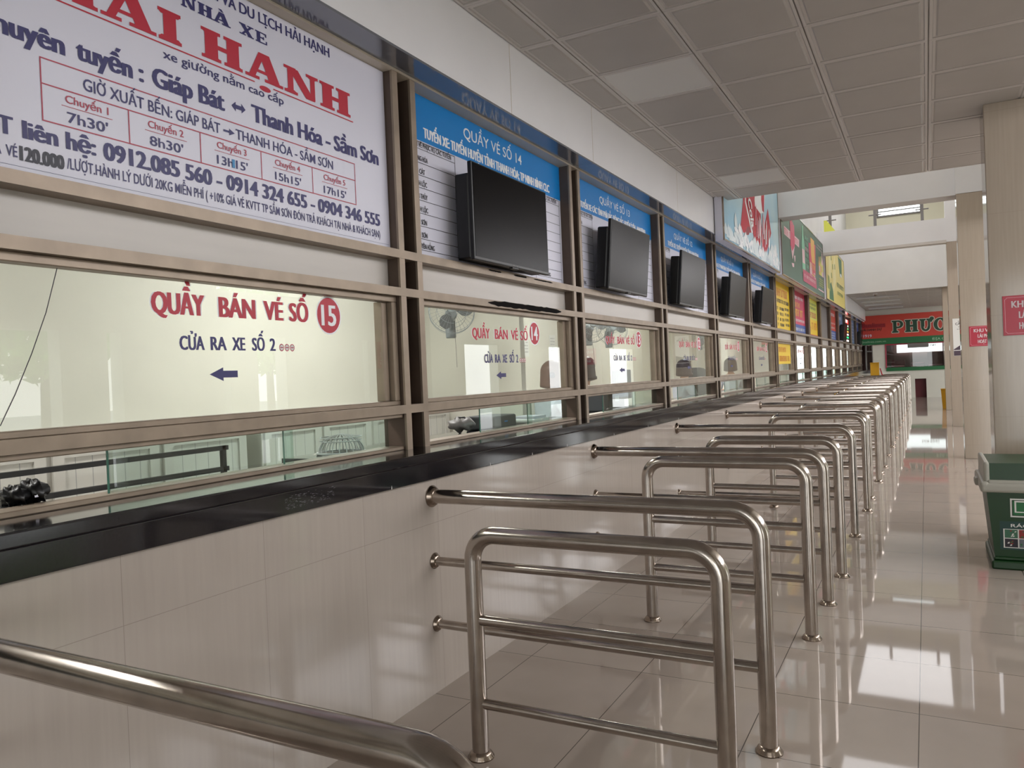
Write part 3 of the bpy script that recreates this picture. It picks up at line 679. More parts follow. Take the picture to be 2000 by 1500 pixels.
RY = [.925, 3.035, 5.062, 7.115, 9.17, 11.25, 13.35, 15.45, 17.6, 19.8, 22.0, 24.3, 26.5, 28.8, 31.1]
r0 = make_rail()
for k, y in enumerate(RY):
    lab = ['long steel queue rail crossing the near bottom corner, nearest to the viewer', 'second steel queue rail from the viewer, fixed to tiled wall under counter 14'][k] if k < 2 else '%s steel queue rail from the viewer, fixed to the tiled counter wall' % ORD[k]
    if k == 0: r0.location = (0, y, 0); r0['label'] = lab
    else: dup(r0, (0, y, 0), lab)
l1 = make_loop(.697, 1.655, .874, .54, .214); l1.location = (0, 2.56, 0); l1['label'] = 'nearest free-standing steel barrier loop, lower than the others'
l2 = make_loop(.80, 1.687, .945, .603, .319)
for k, y in enumerate([4.392, 5.75, 8.37, 10.47, 11.93, 14.7, 16.4, 18.9, 21.1, 23.1, 25.6, 27.7, 29.9, 32.0]):
    lab = '%s free-standing steel barrier loop from the viewer, between two wall rails' % ORD[k+1]
    if k == 0: l2.location = (0, y, 0); l2['label'] = lab
    else: dup(l2, ((.03 if k > 0 else 0), y, 0), lab)

# ------------------------------------------------------------------ billboards over the light well
def billboard(label, y0, y1, z0, z1, base, x=.26):
    t = thing('billboard', label, 'billboard', (x, y0, z0))
    MB().box(-.1, -.012, 0, y1-y0, 0, z1-z0).build('box', M['vinyl'], t)
    MB().box(-.012, 0, .02, y1-y0-.02, .02, z1-z0-.02).build('face', base, t)
    e = MB()
    for q in ((0, y1-y0, 0, .02), (0, y1-y0, z1-z0-.02, z1-z0), (0, .02, .02, z1-z0-.02), (y1-y0-.02, y1-y0, .02, z1-z0-.02)): e.box(-.012, .006, *q)
    e.build('edge_trim', M['steelf'], t)
    return t
sky_v = mat('pale_blue_vinyl', '#8fc3de', .3, col2='#c3e0ea', nscale=.7)
t = billboard('light blue billboard with tilted red cans standing in ice', 9.1, 13.0, 2.96, 4.35, sky_v)
mb = MB(); P = Plane(mb, (0, 0, 0)); R = random.Random(2)
P.poly([(1.15, .65), (1.35, 1.38), (2.3, 1.38), (1.97, .8), (1.71, .33), (.89, .21)], 0, .002); P.poly([(1.27, .67), (1.34, .69), (1.73, .33), (1.64, .31)], 2, .003)
P.poly([(1.37, .36), (1.66, .40), (1.44, .26), (1.16, .22)], 3, .0025); P.poly([(1.27, .67), (1.5, 1.38), (1.56, 1.38), (1.33, .68)], 2, .003)
P.poly([(1.96, .80), (2.36, .69), (2.45, .42), (2.27, .23), (1.93, .13), (1.74, .33)], 0, .002); P.poly([(2.97, .87), (3.18, .53), (2.79, .23), (2.61, .1), (2.35, .28), (2.68, .6)], 0, .0022)
P.poly([(1.94, .82), (2.2, 1.38), (2.9, 1.38), (2.63, .75), (2.33, .69), (1.95, .73)], 2, .003); P.poly([(2.44, .91), (2.6, 1.38), (2.78, 1.38), (2.68, .95), (2.62, .75), (2.49, .76)], 0, .004)
for k in range(110):
    y = .1+R.random()*3.65; env = .06+.2*math.exp(-((y-.8)/.35)**2)+.1*math.exp(-((y-1.8)/.4)**2)+.3*math.exp(-((y-3.35)/.3)**2); z = .02+R.random()*env
    h = .06+.12*R.random(); d_ = .05+.09*R.random(); s_ = R.uniform(-.08, .08)
    P.poly([(y-d_, z), (y+d_, z-.0), (y+d_*.8+s_, z+h*.6), (y+s_, z+h), (y-d_*.8+s_, z+h*.5)], R.choice((1, 1, 2)), .004+k*2e-5)
    if k % 3 == 0: P.poly([(y+d_, z), (y+d_*.8+s_, z+h*.6), (y+d_*.86+s_, z+h*.6), (y+d_+.02, z)], 4, .0065+k*1e-5)
for k in range(16):
    y = 1.9+R.random()*1.0; z = .12+R.random()*.4; P.poly([(y, z), (y+.05, z), (y+.12, z+.3), (y+.06, z+.25)], R.choice((5, 2)), .008)
U = Vector((.36, -.93)); 
vs, fs, x0, x1 = glyphs('Coca-Cola', .03, 3); L = 1.25; kx = L/(x1-x0); ky = .24/CAP
mb.add([P.p(1.18+U.x*(x-x0)*kx+y*ky*.9, 1.22+U.y*(x-x0)*kx*.72+y*ky*.12, .009) for x, y, z in vs], fs, 2)
mb.build('artwork', [M['red'], mat('ice_white', '#dbe8ee', .3), M['pure'], mat('dark_shade_red', '#8d1f33', .4), M['steelblue'], mat('pale_pink', '#e7a9b6', .4)], t)

t = billboard('dark green billboard with a pink hand and drink bottles', 13.25, 19.1, 2.96, 4.22, M['green'])
mb = MB(); P = Plane(mb, (0, 0, 0))
P.poly([(.3, .84), (2.05, .84), (2.0, .69), (.3, .70)], 1, .0015); P.strokes(.34, .95, .72, .1, 0, 5, .002); P.strokes(1.5, 1.95, .71, .1, 0, 4, .002)
P.poly([(.97, .86), (1.47, .86), (1.46, .66), (1.3, .58), (1.13, .52), (.94, .6)], 0, .003)
for k in range(4): P.poly([(.97+k*.128, .84), (1.08+k*.128, .84), (1.07+k*.128, 1.08-.03*abs(k-1)), (.98+k*.128, 1.08-.03*abs(k-1))], 0, .003)
for k in range(3): P.rect(1.075+k*.128, 1.09+k*.128, .85, 1.03, 1, .0035)
P.poly([(.97, .59), (1.45, .64), (1.3, .5), (1.13, .37)], 1, .0025); P.poly([(1.33, .46), (1.48, .48), (1.44, .38), (1.38, .35)], 1, .002); P.poly([(1.01, .3), (1.3, .32), (1.28, .25), (1.1, .24)], 1, .002)
def bottle(x, w, z0, z1, c, c2):
    P.poly([(x, z0), (x+w, z0), (x+w, z0+(z1-z0)*.6), (x+w*.68, z0+(z1-z0)*.82), (x+w*.68, z1), (x+w*.32, z1), (x+w*.32, z0+(z1-z0)*.82), (x, z0+(z1-z0)*.6)], c, .003); P.rect(x+w*.1, x+w*.9, z0+(z1-z0)*.2, z0+(z1-z0)*.5, c2, .004)
bottle(2.35, .42, .28, 1.18, 3, 1)
for k in range(6): P.strokes(2.85, 3.3, .42+k*.11, .07, 3 if k != 3 else 1, 4, .002, seed=k)
P.poly([(3.39, .97), (4.5, 1.06), (4.35, .40), (3.4, .33)], 0, .002); P.poly([(3.7, .62), (4.3, .62), (4.3, 1.12), (3.7, 1.12)], 4, .003); bottle(3.4, .38, .2, .98, 0, 1); bottle(3.85, .4, .22, 1.02, 4, 0); P.strokes(3.4, 4.3, .3, .12, 1, 6, .005); P.strokes(3.4, 4.3, .48, .1, 4, 6, .005)
P.rect(2.4, 4.42, .11, .34, 5, .0045); P.strokes(2.55, 4.25, .2, .06, 1, 22, .006)
bottle(4.95, .3, .48, .88, 4, 1); bottle(5.25, .28, .48, .92, 2, 4); bottle(5.5, .32, .48, 1.02, 1, 2)
for z, a in ((1.1, 4.5), (1.03, 4.3)): P.strokes(a+.3, 5.75, z, .03, 1, 18, .002)
for k in range(4): P.strokes(4.95, 5.75, .38-k*.05, .028, 2, 9, .002, seed=k)
P.rect(4.75, 5.78, .13, .155, 1, .002)
mb.build('artwork', [mat('hot_pink', '#d8406c', .4), mat('blush', '#e9c3cc', .4), M['lime'], mat('mint', '#7fc4a4', .4), mat('apricot', '#e8b45a', .4), mat('berry', '#b8385e', .4)], t)

t = billboard('yellow billboard with green leaf and bottle, farthest over the counter', 19.6, 24.3, 2.99, 4.4, mat('soft_yellow_vinyl', '#e6d577', .35))
mb = MB(); P = Plane(mb, (0, 0, 0))
P.poly([(3.07, 1.36), (4.06, 1.36), (3.98, .9), (3.7, .84), (3.42, .86)], 0, .002); P.disc(3.7, .9, .22, .05, 2, .003)
P.poly([(.6, .05), (1.6, .05), (1.5, .3), (1.1, .5), (.7, .4)], 0, .002); P.poly([(.3, .3), (.9, .25), (.7, .6), (.35, .62)], 3, .003)
P.poly([(.4, .4), (1.1, .6), (1.5, 1.3), (.9, 1.35)], 1, .0015); P.poly([(1.5, .2), (2.4, .7), (2.2, 1.3), (1.7, 1.0)], 1, .0015)
for k, (y, z) in enumerate(((1.2, 1.05), (1.5, .85), (1.15, .6), (2.0, .9))): P.poly([(y, z), (y+.2, z+.02), (y+.15, z+.16), (y-.02, z+.12)], 3, .004)
P.strokes(2.5, 4.36, .5, .12, 0, 9, .003, seed=3); P.strokes(2.6, 4.1, .3, .09, 0, 9, .003, seed=5)
mb.build('artwork', [M['strip'], mat('cream_ink', '#f1e6a8', .4), M['pure'], mat('olive', '#8e9a3c', .4)], t)

# ------------------------------------------------------------------ signs on the columns
def red_sign(x0, y, z0, z1, wd, label):
    t = thing('red_sign', label, 'sign', (x0, y, z0), group='red notices on the columns')
    h = z1-z0
    MB().bbox(0, wd, -.006, -.001, 0, h, .001, 1).build('plate', M['signred'], t)
    mb = MB(); P = Plane(mb, (0, -.006, 0), (1, 0, 0), (0, 0, 1), (0, -1, 0)); i_, c_ = .014, .014
    P.rect(i_+c_, wd-i_-c_, i_, i_+.003, 0); P.rect(i_+c_, wd-i_-c_, h-i_-.003, h-i_, 0); P.rect(i_, i_+.003, i_+c_, h-i_-c_, 0); P.rect(wd-i_-.003, wd-i_, i_+c_, h-i_-c_, 0)
    for sx, ox in ((1, i_), (-1, wd-i_)):
        for sz, oz in ((1, i_), (-1, h-i_)):
            P.ring(ox, oz, .0155, .0155, .003, .003, 0, .001, 8, *( (0, PI/2) if (sx, sz) == (1, 1) else (PI/2, PI) if (sx, sz) == (-1, 1) else (-PI/2, 0) if (sx, sz) == (1, -1) else (PI, 1.5*PI)))
    P.text('KHU VỰC', .058, wd-.058, h*.695, h*.165, 1, .035); P.text('LÁI PHỤ XE', .105, wd-.04, h*.425, h*.165, 1, .035); P.text('HOẠT ĐỘNG', .105, wd-.04, h*.15, h*.165, 1, .035)
    mb.build('lettering', [M['pinkline'], mat('sign_white', '#d9c9cc', .5)], t)
red_sign(2.818, 7.175, 1.637, 1.946, .38, 'red notice reading KHU VỰC on the nearest tiled column')
red_sign(2.837, 13.03, 1.633, 1.925, .38, 'red notice reading KHU VỰC on the second tiled column, partly hidden')
t = thing('poster', 'white poster with small dark picture on the third tiled column', 'poster', (2.80, 19.15, 1.52))
MB().box(0, .36, -.006, -.002, 0, .80).build('sheet', M['paper'], t)
mb = MB(); P = Plane(mb, (0, -.006, 0), (1, 0, 0), (0, 0, 1), (0, -1, 0))
P.poly([(.005, .005), (.355, .005), (.355, .3), (.18, .26), (.005, .14)], 0); P.rect(.005, .355, .11, .125, 1, .0015); P.text('CẢM ƠN', .05, .31, .66, .05, 0, .02); P.strokes(.1, .27, .73, .02, 0, 8); P.strokes(.1, .27, .61, .018, 0, 8); P.strokes(.08, .29, .56, .018, 0, 9)
mb.build('print', [mat('plum_print', '#4a3a48', .4), M['paper']], t)

# ------------------------------------------------------------------ green bin
t = thing('waste_bin', 'dark green plastic bin with cream lid by the nearest column', 'bin', (2.925, 6.62, 0))
def frus(mb, w0, d0, w1, d1, z0, z1, mi=0, closed=(1, 1)):
    vs = [(sx*w0/2, sy*d0/2, z0) for sx, sy in ((-1, -1), (1, -1), (1, 1), (-1, 1))]+[(sx*w1/2, sy*d1/2, z1) for sx, sy in ((-1, -1), (1, -1), (1, 1), (-1, 1))]
    mb.add(vs, [(k, (k+1) % 4, 4+(k+1) % 4, 4+k) for k in range(4)]+[(3, 2, 1, 0), (4, 5, 6, 7)], mi)
b_ = MB(); frus(b_, .53, .60, .615, .66, .05, .545); b_.build('body', M['bin'], t)
b_ = MB(); b_.bbox(-.29, .29, -.34, .34, 0, .06, .012); b_.bbox(-.275, .275, -.32, .32, .06, .085, .01); b_.build('base', M['bin'], t)
b_ = MB()
b_.bbox(-.33, .33, -.36, -.30, .535, .60, .02, 3); b_.bbox(-.33, .33, .30, .36, .535, .60, .02, 3); b_.bbox(-.345, -.29, -.36, .36, .535, .61, .02, 3); b_.bbox(.29, .345, -.36, .36, .535, .61, .02, 3)
b_.bbox(-.32, -.285, -.33, .33, .56, .745, .016, 3); b_.bbox(.285, .32, -.33, .33, .56, .745, .016, 3); b_.bbox(-.30, .30, -.345, -.3, .55, .62, .015, 3)
b_.bbox(-.365, -.33, -.09, .05, .545, .60, .014, 3)
b_.build('lid_frame', M['lid'], t)
b_ = MB(); Mx = Matrix.Translation((0, 0, .60))
b_.add([(-.285, -.31, 0), (.285, -.31, 0), (.285, -.2, .135), (-.285, -.2, .135), (.285, .2, .135), (-.285, .2, .135), (.285, .31, 0), (-.285, .31, 0)], [(0, 1, 2, 3), (3, 2, 4, 5), (5, 4, 6, 7), (0, 3, 5, 7), (1, 6, 4, 2), (0, 7, 6, 1)], 0) if 0 else None
vs = [(-.285, -.315, .61), (.285, -.315, .61), (.285, -.30, .735), (-.285, -.30, .735), (.285, .30, .735), (-.285, .30, .735), (.285, .315, .61), (-.285, .315, .61)]
b_.add(vs, [(0, 1, 2, 3), (3, 2, 4, 5), (5, 4, 6, 7), (0, 3, 5, 7), (1, 6, 4, 2), (0, 7, 6, 1)]); b_.build('swing_flap', M['bin'], t)
sl = (.33-.30)/(.545-.05)
mb = MB(); P = Plane(mb, (0, -.3005, .05), (1, 0, 0), (0, -sl, 1), (0, -1, 0))
P.rect(-.17, .17, .315, .445, 1, .002); P.frame(-.16, .16, .325, .435, .006, 0, .003); P.frame(-.145, .145, .348, .43, .005, 1, .0035); P.rect(-.158, .158, .327, .433, 2, .0025)
P.frame(-.14, .14, .35, .425, .005, 1, .004)
for s_ in (-1, 1): P.ring(s_*.045, .388, .045, .034, .006, .006, 1, .0045, 20, *((-PI/2, PI/2) if s_ < 0 else (PI/2, 1.5*PI)))
P.rect(-.235, .235, .085, .285, 3, .002); P.rect(-.215, .215, .098, .232, 1, .003)
P.text('RÁC HỮU CƠ', -.17, .17, .245, .022, 1, .02, .003)
for k in range(5):
    for j in range(2): P.rect(-.207+k*.0835, -.131+k*.0835, .104+j*.065, .163+j*.065, 4+(k*2+j*3) % 4, .004)
R = random.Random(11)
for k in range(5):
    for j in range(2):
        for q in range(7):
            a_, c_ = -.203+k*.0835+R.random()*.055, .107+j*.065+R.random()*.042; P.poly([(a_, c_), (a_+.006+.01*R.random(), c_+.002), (a_+.014, c_+.008+.006*R.random()), (a_+.004, c_+.01)], R.choice((1, 5, 7, 2)), .005+q*1e-4)
mb.build('stickers', [M['bin'], M['paper'], M['strip'], mat('dark_teal', '#123c36', .4), M['ink'], mat('photo_red', '#8d2f2c', .5), mat('photo_grey', '#6c6f78', .5), mat('photo_green', '#3c6a52', .5)], t)
t = thing('waste_bin', 'small yellow bin standing beside the farthest column', 'bin', (2.76, 26.2, 0))
b_ = MB(); frus(b_, .2, .3, .26, .36, 0, .55); b_.build('body', M['yellow'], t); MB().bbox(-.14, .14, -.19, .19, .55, .58, .01).build('rim', M['yellow'], t)

# ------------------------------------------------------------------ far sign wall and shop
fw_ = MB()
fw_.box(-.06, .16, Y1, Y1+.2, 0, 1.05); fw_.box(.40, .86, Y1, Y1+.2, 0, 2.16); fw_.box(.86, 1.862, Y1, Y1+.2, 0, 1.16); fw_.box(1.862, 2.25, Y1, Y1+.2, .73, 1.16); fw_.box(2.25, 3.6, Y1, Y1+.2, 0, 1.16)
fw_.box(-.06, 3.6, Y1, Y1+.2, 2.12, 3.6); fw_.box(2.95, 3.6, Y1, Y1+.2, 1.16, 2.16); fw_.box(.16, .40, Y1, Y1+.2, 0, 1.0)
fw_.build('wall_far', M['cream'], kind='structure')
MB().box(3.6, XO+.3, Y1, Y1+.2, 0, 4.4).build('wall_far_right', M['cream'], kind='structure')
MB().box(1.862, 2.25, Y1+.22, Y1+.26, 0, .74).build('door_1', M['maroon'], kind='structure')
m = MB(); m.box(.14, .19, Y1-.02, Y1+.1, 1.0, 2.14); m.box(.38, .41, Y1-.02, Y1+.1, 1.0, 2.14); m.box(.19, .38, Y1, Y1+.08, 1.85, 1.9); m.box(.19, .38, Y1+.02, Y1+.04, 1.0, 1.1)
sw = m.build('window_17', M['greydark'], kind='structure'); MB().box(.19, .38, Y1+.03, Y1+.036, 1.1, 2.14).build('pane', M['glass'], sw)
t = thing('shop_sign', 'long red and green shop sign reading PHƯƠNG on the far wall', 'sign', (0, Y1, 0))
MB().box(.05, 3.7, -.1, -.02, 2.13, 3.285).build('panel', M['orangered'], t)
MB().box(.05, 3.7, -.104, -.1, 2.13, 2.375).build('green_strip', M['strip'], t)
mb = MB(); P = Plane(mb, (0, -.104, 0), (1, 0, 0), (0, 0, 1), (0, -1, 0))
P.text('Buslines', .05, .9, 2.84, .15, 0, .04); P.rect(.05, .9, 2.80, 2.95, 1, .0005)
P.text('VÀ DANH DỰ', -.03+.08, .77, 2.685, .085, 2, .03); P.text('1919', .1, .4, 2.435, .11, 3, .0); P.text('buslines.com.vn', .06, .9, 2.215, .075, 4, .0, .002); P.text('ĐỊA CHỈ', 2.5, 3.1, 2.2, .085, 4, .01, .002)
mb.build('lettering', [mat('maroon_ink', '#8d1a22', .4), mat('deep_red', '#a3242a', .4), mat('dark_brown_ink', '#3a1a14', .4), M['vinyl'], mat('pale_green_ink', '#9dbf9f', .4)], t)
mb = MB(); P = Plane(mb, (0, -.115, 0), (1, 0, 0), (0, 0, 1), (0, -1, 0)); x = 1.13
for ch, wd in (('P', .41), ('H', .45), ("U'", .43), ("O'", .44), ('N', .46), ('G', .4)):
    for dx, dz in ((-.022, -.02), (.022, -.02), (-.022, .02), (.022, .02), (0, .028), (0, -.028), (.028, 0), (-.028, 0)):
        for c_ in ch:
            if c_ != 'G': P.serif(c_, x+dx, 2.56+dz+(.0), wd, .47, 1, .001)
    for c_ in ch:
        if c_ != 'G': P.serif(c_, x, 2.56, wd, .47, 0, .012)
    x += wd+.05
mb.build('raised_letters', [M['deepgreen'], mat('pale_outline', '#d8c9b8', .4)], t)
# shop window, glass front with red surround, green sill, glowing panel and maroon blocks standing in for reflections
m = MB(); m.box(.86, .9, Y1-.03, Y1+.1, 1.16, 2.14); m.box(.9, 2.95, Y1-.03, Y1+.1, 2.08, 2.13)
sw = m.build('window_18', M['redline'], kind='structure'); MB().box(.9, 2.95, Y1+.02, Y1+.03, 1.16, 2.08).build('pane', M['glass'], sw); MB().box(.88, 2.95, Y1-.04, Y1+.02, 1.06, 1.2).build('sill_strip', M['strip'], sw)
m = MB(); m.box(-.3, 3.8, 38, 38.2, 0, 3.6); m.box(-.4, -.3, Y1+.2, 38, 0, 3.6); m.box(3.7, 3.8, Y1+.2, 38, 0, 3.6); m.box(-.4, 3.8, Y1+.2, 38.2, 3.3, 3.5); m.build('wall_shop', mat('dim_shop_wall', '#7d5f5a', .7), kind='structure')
t = thing('reflection_panel', 'glowing white panel reading NAM ĐỊNH, added for a reflection in the shop glass', 'sign', (1.9, 37.9, 1.95))
MB().box(-.75, 1.0, -.06, 0, -.15, .42).build('panel', mat('reflection_glow', '#f4fbff', .5, emit=1.5), t)  # glowing panel added in place of a bright reflection
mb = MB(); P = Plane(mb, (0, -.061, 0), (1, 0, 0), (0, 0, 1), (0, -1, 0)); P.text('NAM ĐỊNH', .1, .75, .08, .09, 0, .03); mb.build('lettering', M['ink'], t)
PK = [(1.25, 35.6, .5, .45, 'reflection shown as a low maroon block at the left of the shop window', .9, 1.5), (1.95, 35.8, .5, .3, 'reflection shown as a dark block in the middle of the shop window', 1.0, 1.32), (2.6, 35.5, .55, .5, 'reflection shown as a tall maroon cabinet at the right of the shop window', .9, 1.75)]
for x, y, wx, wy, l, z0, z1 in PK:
    t = thing('reflection_block', l, 'reflection', (x, y, 0))  # solid maroon shapes added in place of bus reflections in the glass
    m = MB(); m.bbox(-wx/2, wx/2, -wy/2, wy/2, 0, z1, .01); m.build('block', M['maroon'], t)
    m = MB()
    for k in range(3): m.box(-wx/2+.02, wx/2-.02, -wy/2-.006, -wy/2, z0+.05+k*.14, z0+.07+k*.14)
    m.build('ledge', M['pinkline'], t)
t = thing('hanging_sign', 'dark hanging sign at the top of the far shop window', 'sign', (1.65, Y1-.12, 1.94))
MB().bbox(0, .72, 0, .05, 0, .17, .004).build('panel', M['greydark'], t); m = MB(); m.box(.1, .12, .02, .03, .17, .185); m.box(.6, .62, .02, .03, .17, .185); m.build('hanger', M['black'], t)
# objects at the far end of the counter
t = thing('yellow_box', 'tall yellow box standing at the far end of the counter', 'box', (.45, 31.8, 0))
m = MB(); m.bbox(-.02, .27, -.1, .1, .0, 1.40, .01); m.build('body', M['yellow'], t); MB().bbox(-.03, .28, -.11, .11, 1.4, 1.43, .006).build('lid', M['yellow'], t)
t = thing('red_chair', 'small red plastic chair beside the yellow box at the far end', 'chair', (.92, 32.6, 0))
m = MB(); m.bbox(-.16, .18, -.15, .15, .92, .96, .012); m.build('seat', M['red'], t)
m = MB(); m.add([(-.16, -.15, .96), (-.16, .15, .96), (-.22, .15, 1.2), (-.22, -.15, 1.2), (-.13, -.15, .96), (-.13, .15, .96), (-.19, .15, 1.2), (-.19, -.15, 1.2)], [(0, 1, 2, 3), (7, 6, 5, 4), (0, 4, 5, 1), (1, 5, 6, 2), (2, 6, 7, 3), (3, 7, 4, 0)]); m.build('backrest', M['red'], t)
for sx in (-.13, .15):
    for sy in (-.12, .12): MB().tube([(sx, sy, .93), (sx*1.15, sy*1.15, 0)], .012, 8).build('leg', M['black'], t)

# ------------------------------------------------------------------ ticket office behind the glass
OF = .28
bk = MB(); bk.box(-2.9, -2.7, Y0, 34.5, OF, 3.2); bk.build('wall_office_back', M['cream'], kind='structure')
MB().box(-2.9, -.14, Y0, 34.5, 3.05, 3.2).build('ceiling_office', M['paint'], kind='structure')
MB().box(-.5, -.44, 2.7, 34.5, OF, 1.095).build('wall_counter_inner', M['panelw'], kind='structure')
for k, y in enumerate((7.25, 16.2, 25.0)): MB().box(-2.7, -1.5, y, y+.1, OF, 3.05).build('wall_office_partition_%d' % (k+1), M['cream'], kind='structure')
for k in range(8):
    y = .6+k*4.3
    t = thing('office_tube_light', 'fluorescent tube on the office ceiling behind counter %d' % (16-2*k if k else 16), 'ceiling light', (-1.4, y, 3.045), group='office tube lights')
    MB().bbox(-.05, .05, -.6, .6, -.04, 0, .005).build('housing', M['paint'], t); MB().tube([(0, -.58, -.055), (0, .58, -.055)], .014, 8).build('tube', mat('lit_tube', '#ffffff', .5, emit=6), t)
    l = area('office_tube_lamp', (-1.4, y, 2.96), (0, 0, 0), .3, 1.6, 54, (1, .99, .95))
# panelled cupboards along the back of the office
def cupboard(y0, y1, label):
    t = thing('panelled_cupboard', label, 'cupboard', (-2.68, y0, OF), group='white cupboards in the office')
    L_ = y1-y0; H_ = .92
    MB().bbox(0, .34, 0, L_, 0, H_, .006).build('body', M['cupboard'], t)
    n_ = max(1, round(L_/.75)); wv = L_/n_
    for k in range(n_):
        d = MB(); a0, a1 = k*wv+.02, (k+1)*wv-.02
        d.box(.34, .362, a0, a0+.07, .04, H_-.03); d.box(.34, .362, a1-.07, a1, .04, H_-.03); d.box(.34, .362, a0+.07, a1-.07, H_-.1, H_-.03); d.box(.34, .362, a0+.07, a1-.07, .04, .11)
        dd = d.build('door', M['cupboard'], t); MB().box(.34, .348, a0+.07, a1-.07, .11, H_-.1).build('grooved_panel', M['pvc'], dd)
        MB().bbox(.362, .375, a1-.05, a1-.035, .42, .52, .003).build('handle', M['steelf'], dd)
cupboard(1.2, 4.25, 'white grooved cupboard run seen low behind counter 15'); cupboard(4.4, 7.1, 'white grooved cupboard run seen low behind counter 14'); cupboard(7.4, 11.5, 'white grooved cupboard run seen low behind counters 13 and 12')
# black steel rack in front of the cupboards, counter 15
t = thing('steel_rack', 'black steel two-bar rack low behind counter 15', 'rack', (-1.9, 1.0, OF))
for z in (.79, .65): MB().box(0, .03, 0, 2.66, z, z+.03).build('bar', M['black'], t)
for y in (.02, 2.61): MB().box(0, .03, y, y+.03, 0, .82).build('upright', M['black'], t)
t = thing('wire_basket', 'white wire mesh basket on the ledge behind the glass of counter 15', 'basket', (-.26, 2.93, ZD))
m = MB()
for k in range(9):
    q = PI*k/8; m.tube([(.1*math.cos(a_), .1*math.sin(a_), .02+.06*math.sin(q)) for a_ in [2*PI*i/16 for i in range(16)]], .003, 5, closed=True) if k in (2, 4) else None
for k in range(10):
    a_ = PI*k/10; m.tube([(.11*math.cos(b_)*math.cos(a_), .11*math.cos(b_)*math.sin(a_), .004+.09*math.sin(b_)) for b_ in [PI*i/12 for i in range(13)]], .003, 5)
m.build('wires', M['paint'], t); MB().tube([(.115*math.cos(2*PI*i/24), .115*math.sin(2*PI*i/24), .006) for i in range(24)], .006, 6, closed=True).build('rim', M['paint'], t)
# black cap lying in the low opening of counter 15
t = thing('folded_hat', 'crumpled glossy black hat lying in the open hatch of counter 15', 'hat', (-.17, 1.37, ZD))
def lump(p, d): return p+d*(.008*math.sin(9*d.x+3*d.z)+.006*math.cos(11*d.y))
m = MB(); m.ell((0, .02, .047), (.055, .035, .035), fn=lump); m.ell((.0, -.035, .041), (.05, .03, .028), fn=lump); m.build('crown', M['tv'], t)
m = MB(); m.ell((.01, -.085, .009), (.045, .055, .007)); m.build('brim', M['tv'], t)
m = MB(); m.add([(.054, .0, .035), (.054, .022, .036), (.052, .022, .045), (.052, .0, .044)], [(0, 1, 2, 3)]); m.build('embroidery', M['vinyl'], t)

# wall fans
def make_fan():
    t = thing('wall_fan', '', 'fan', group='wall fans in the office'); R_ = .22
    m = MB()
    for r_, y in ((R_, 0), (R_*.98, -.05), (R_*.98, .05), (R_*.66, -.075), (R_*.33, -.085), (R_*.66, .07)): m.tube([(r_*math.cos(2*PI*i/32), y, r_*math.sin(2*PI*i/32)) for i in range(32)], .004 if r_ == R_ else .002, 6, closed=True)
    for k in range(36):
        q = 2*PI*k/36; c_, s_ = math.cos(q), math.sin(q)
        m.tube([(R_*c_, 0, R_*s_), (R_*.98*c_, -.05, R_*.98*s_), (R_*.66*c_, -.075, R_*.66*s_), (.04*c_, -.088, .04*s_)], .0014, 4, caps=False)
    m.build('cage', M['fan'], t)
    MB().lathe([(0, -.1), (.03, -.1), (.045, -.09), (.045, -.08), (0, -.08)], Matrix.Rotation(-PI/2, 4, 'X')@Matrix.Identity(4), 20).build('hub_cap', M['fan'], t)
    for k in range(3):
        m = MB(); vs = []; q0 = 2*PI*k/3
        for i in range(7):
            r_ = .03+.165*i/6; wv = .55*math.sin(PI*(.18+.72*i/6))
            for j in range(6): q = q0-wv+2*wv*j/5; vs.append((r_*math.cos(q), -.02+.03*(j/5-.5), r_*math.sin(q)))
        m.add(vs, [(i*6+j, i*6+j+1, i*6+j+7, i*6+j+6) for i in range(6) for j in range(5)], 0, True); m.build('blade', M['fabric'], t)
    MB().lathe([(.0, 0), (.05, .0), (.06, .04), (.055, .13), (.03, .15), (0, .15)], Matrix.Translation((0, .06, 0))@Matrix.Rotation(-PI/2, 4, 'X'), 20).build('motor', M['fan'], t)
    m = MB(); m.tube([(0, .15, -.03), (0, .16, -.1), (0, .22, -.12)], .018, 10); m.bbox(-.05, .05, .21, .24, -.2, .0, .01); m.build('bracket', M['fan'], t)
    MB().tube([(.03, .14, -.05), (.032, .14, -.3), (.03, .14, -.52)], .0025, 5).build('pull_cord', M['greydark'], t)
    return t
fan = make_fan(); FP = [(-1.72, 6.28, 2.13, 'grey wall fan at the left of the window of counter 14'), (-1.6, 9.5, 2.1, 'grey wall fan partly hidden at the right edge of window 14'), (-1.6, 10.25, 2.08, 'grey wall fan at the left of the window of counter 13'), (-1.6, 15.3, 2.1, 'grey wall fan at the left of the window of counter 12')]
for k, (x, y, z, l) in enumerate(FP):
    if k == 0: o = fan; fan.location = (x, y, z); fan['label'] = l
    else: o = dup(fan, (x, y, z), l)
    o.rotation_euler = (math.radians(-14), 0, math.radians(38))
    m = MB(); m.box(-.02, .02, -.02, .02, 0, 3.05-z+.1); s_ = m.build('drop_rod', M['paint'], o); s_.location = (0, .23, -.1); s_.rotation_euler = (math.radians(14), 0, 0)

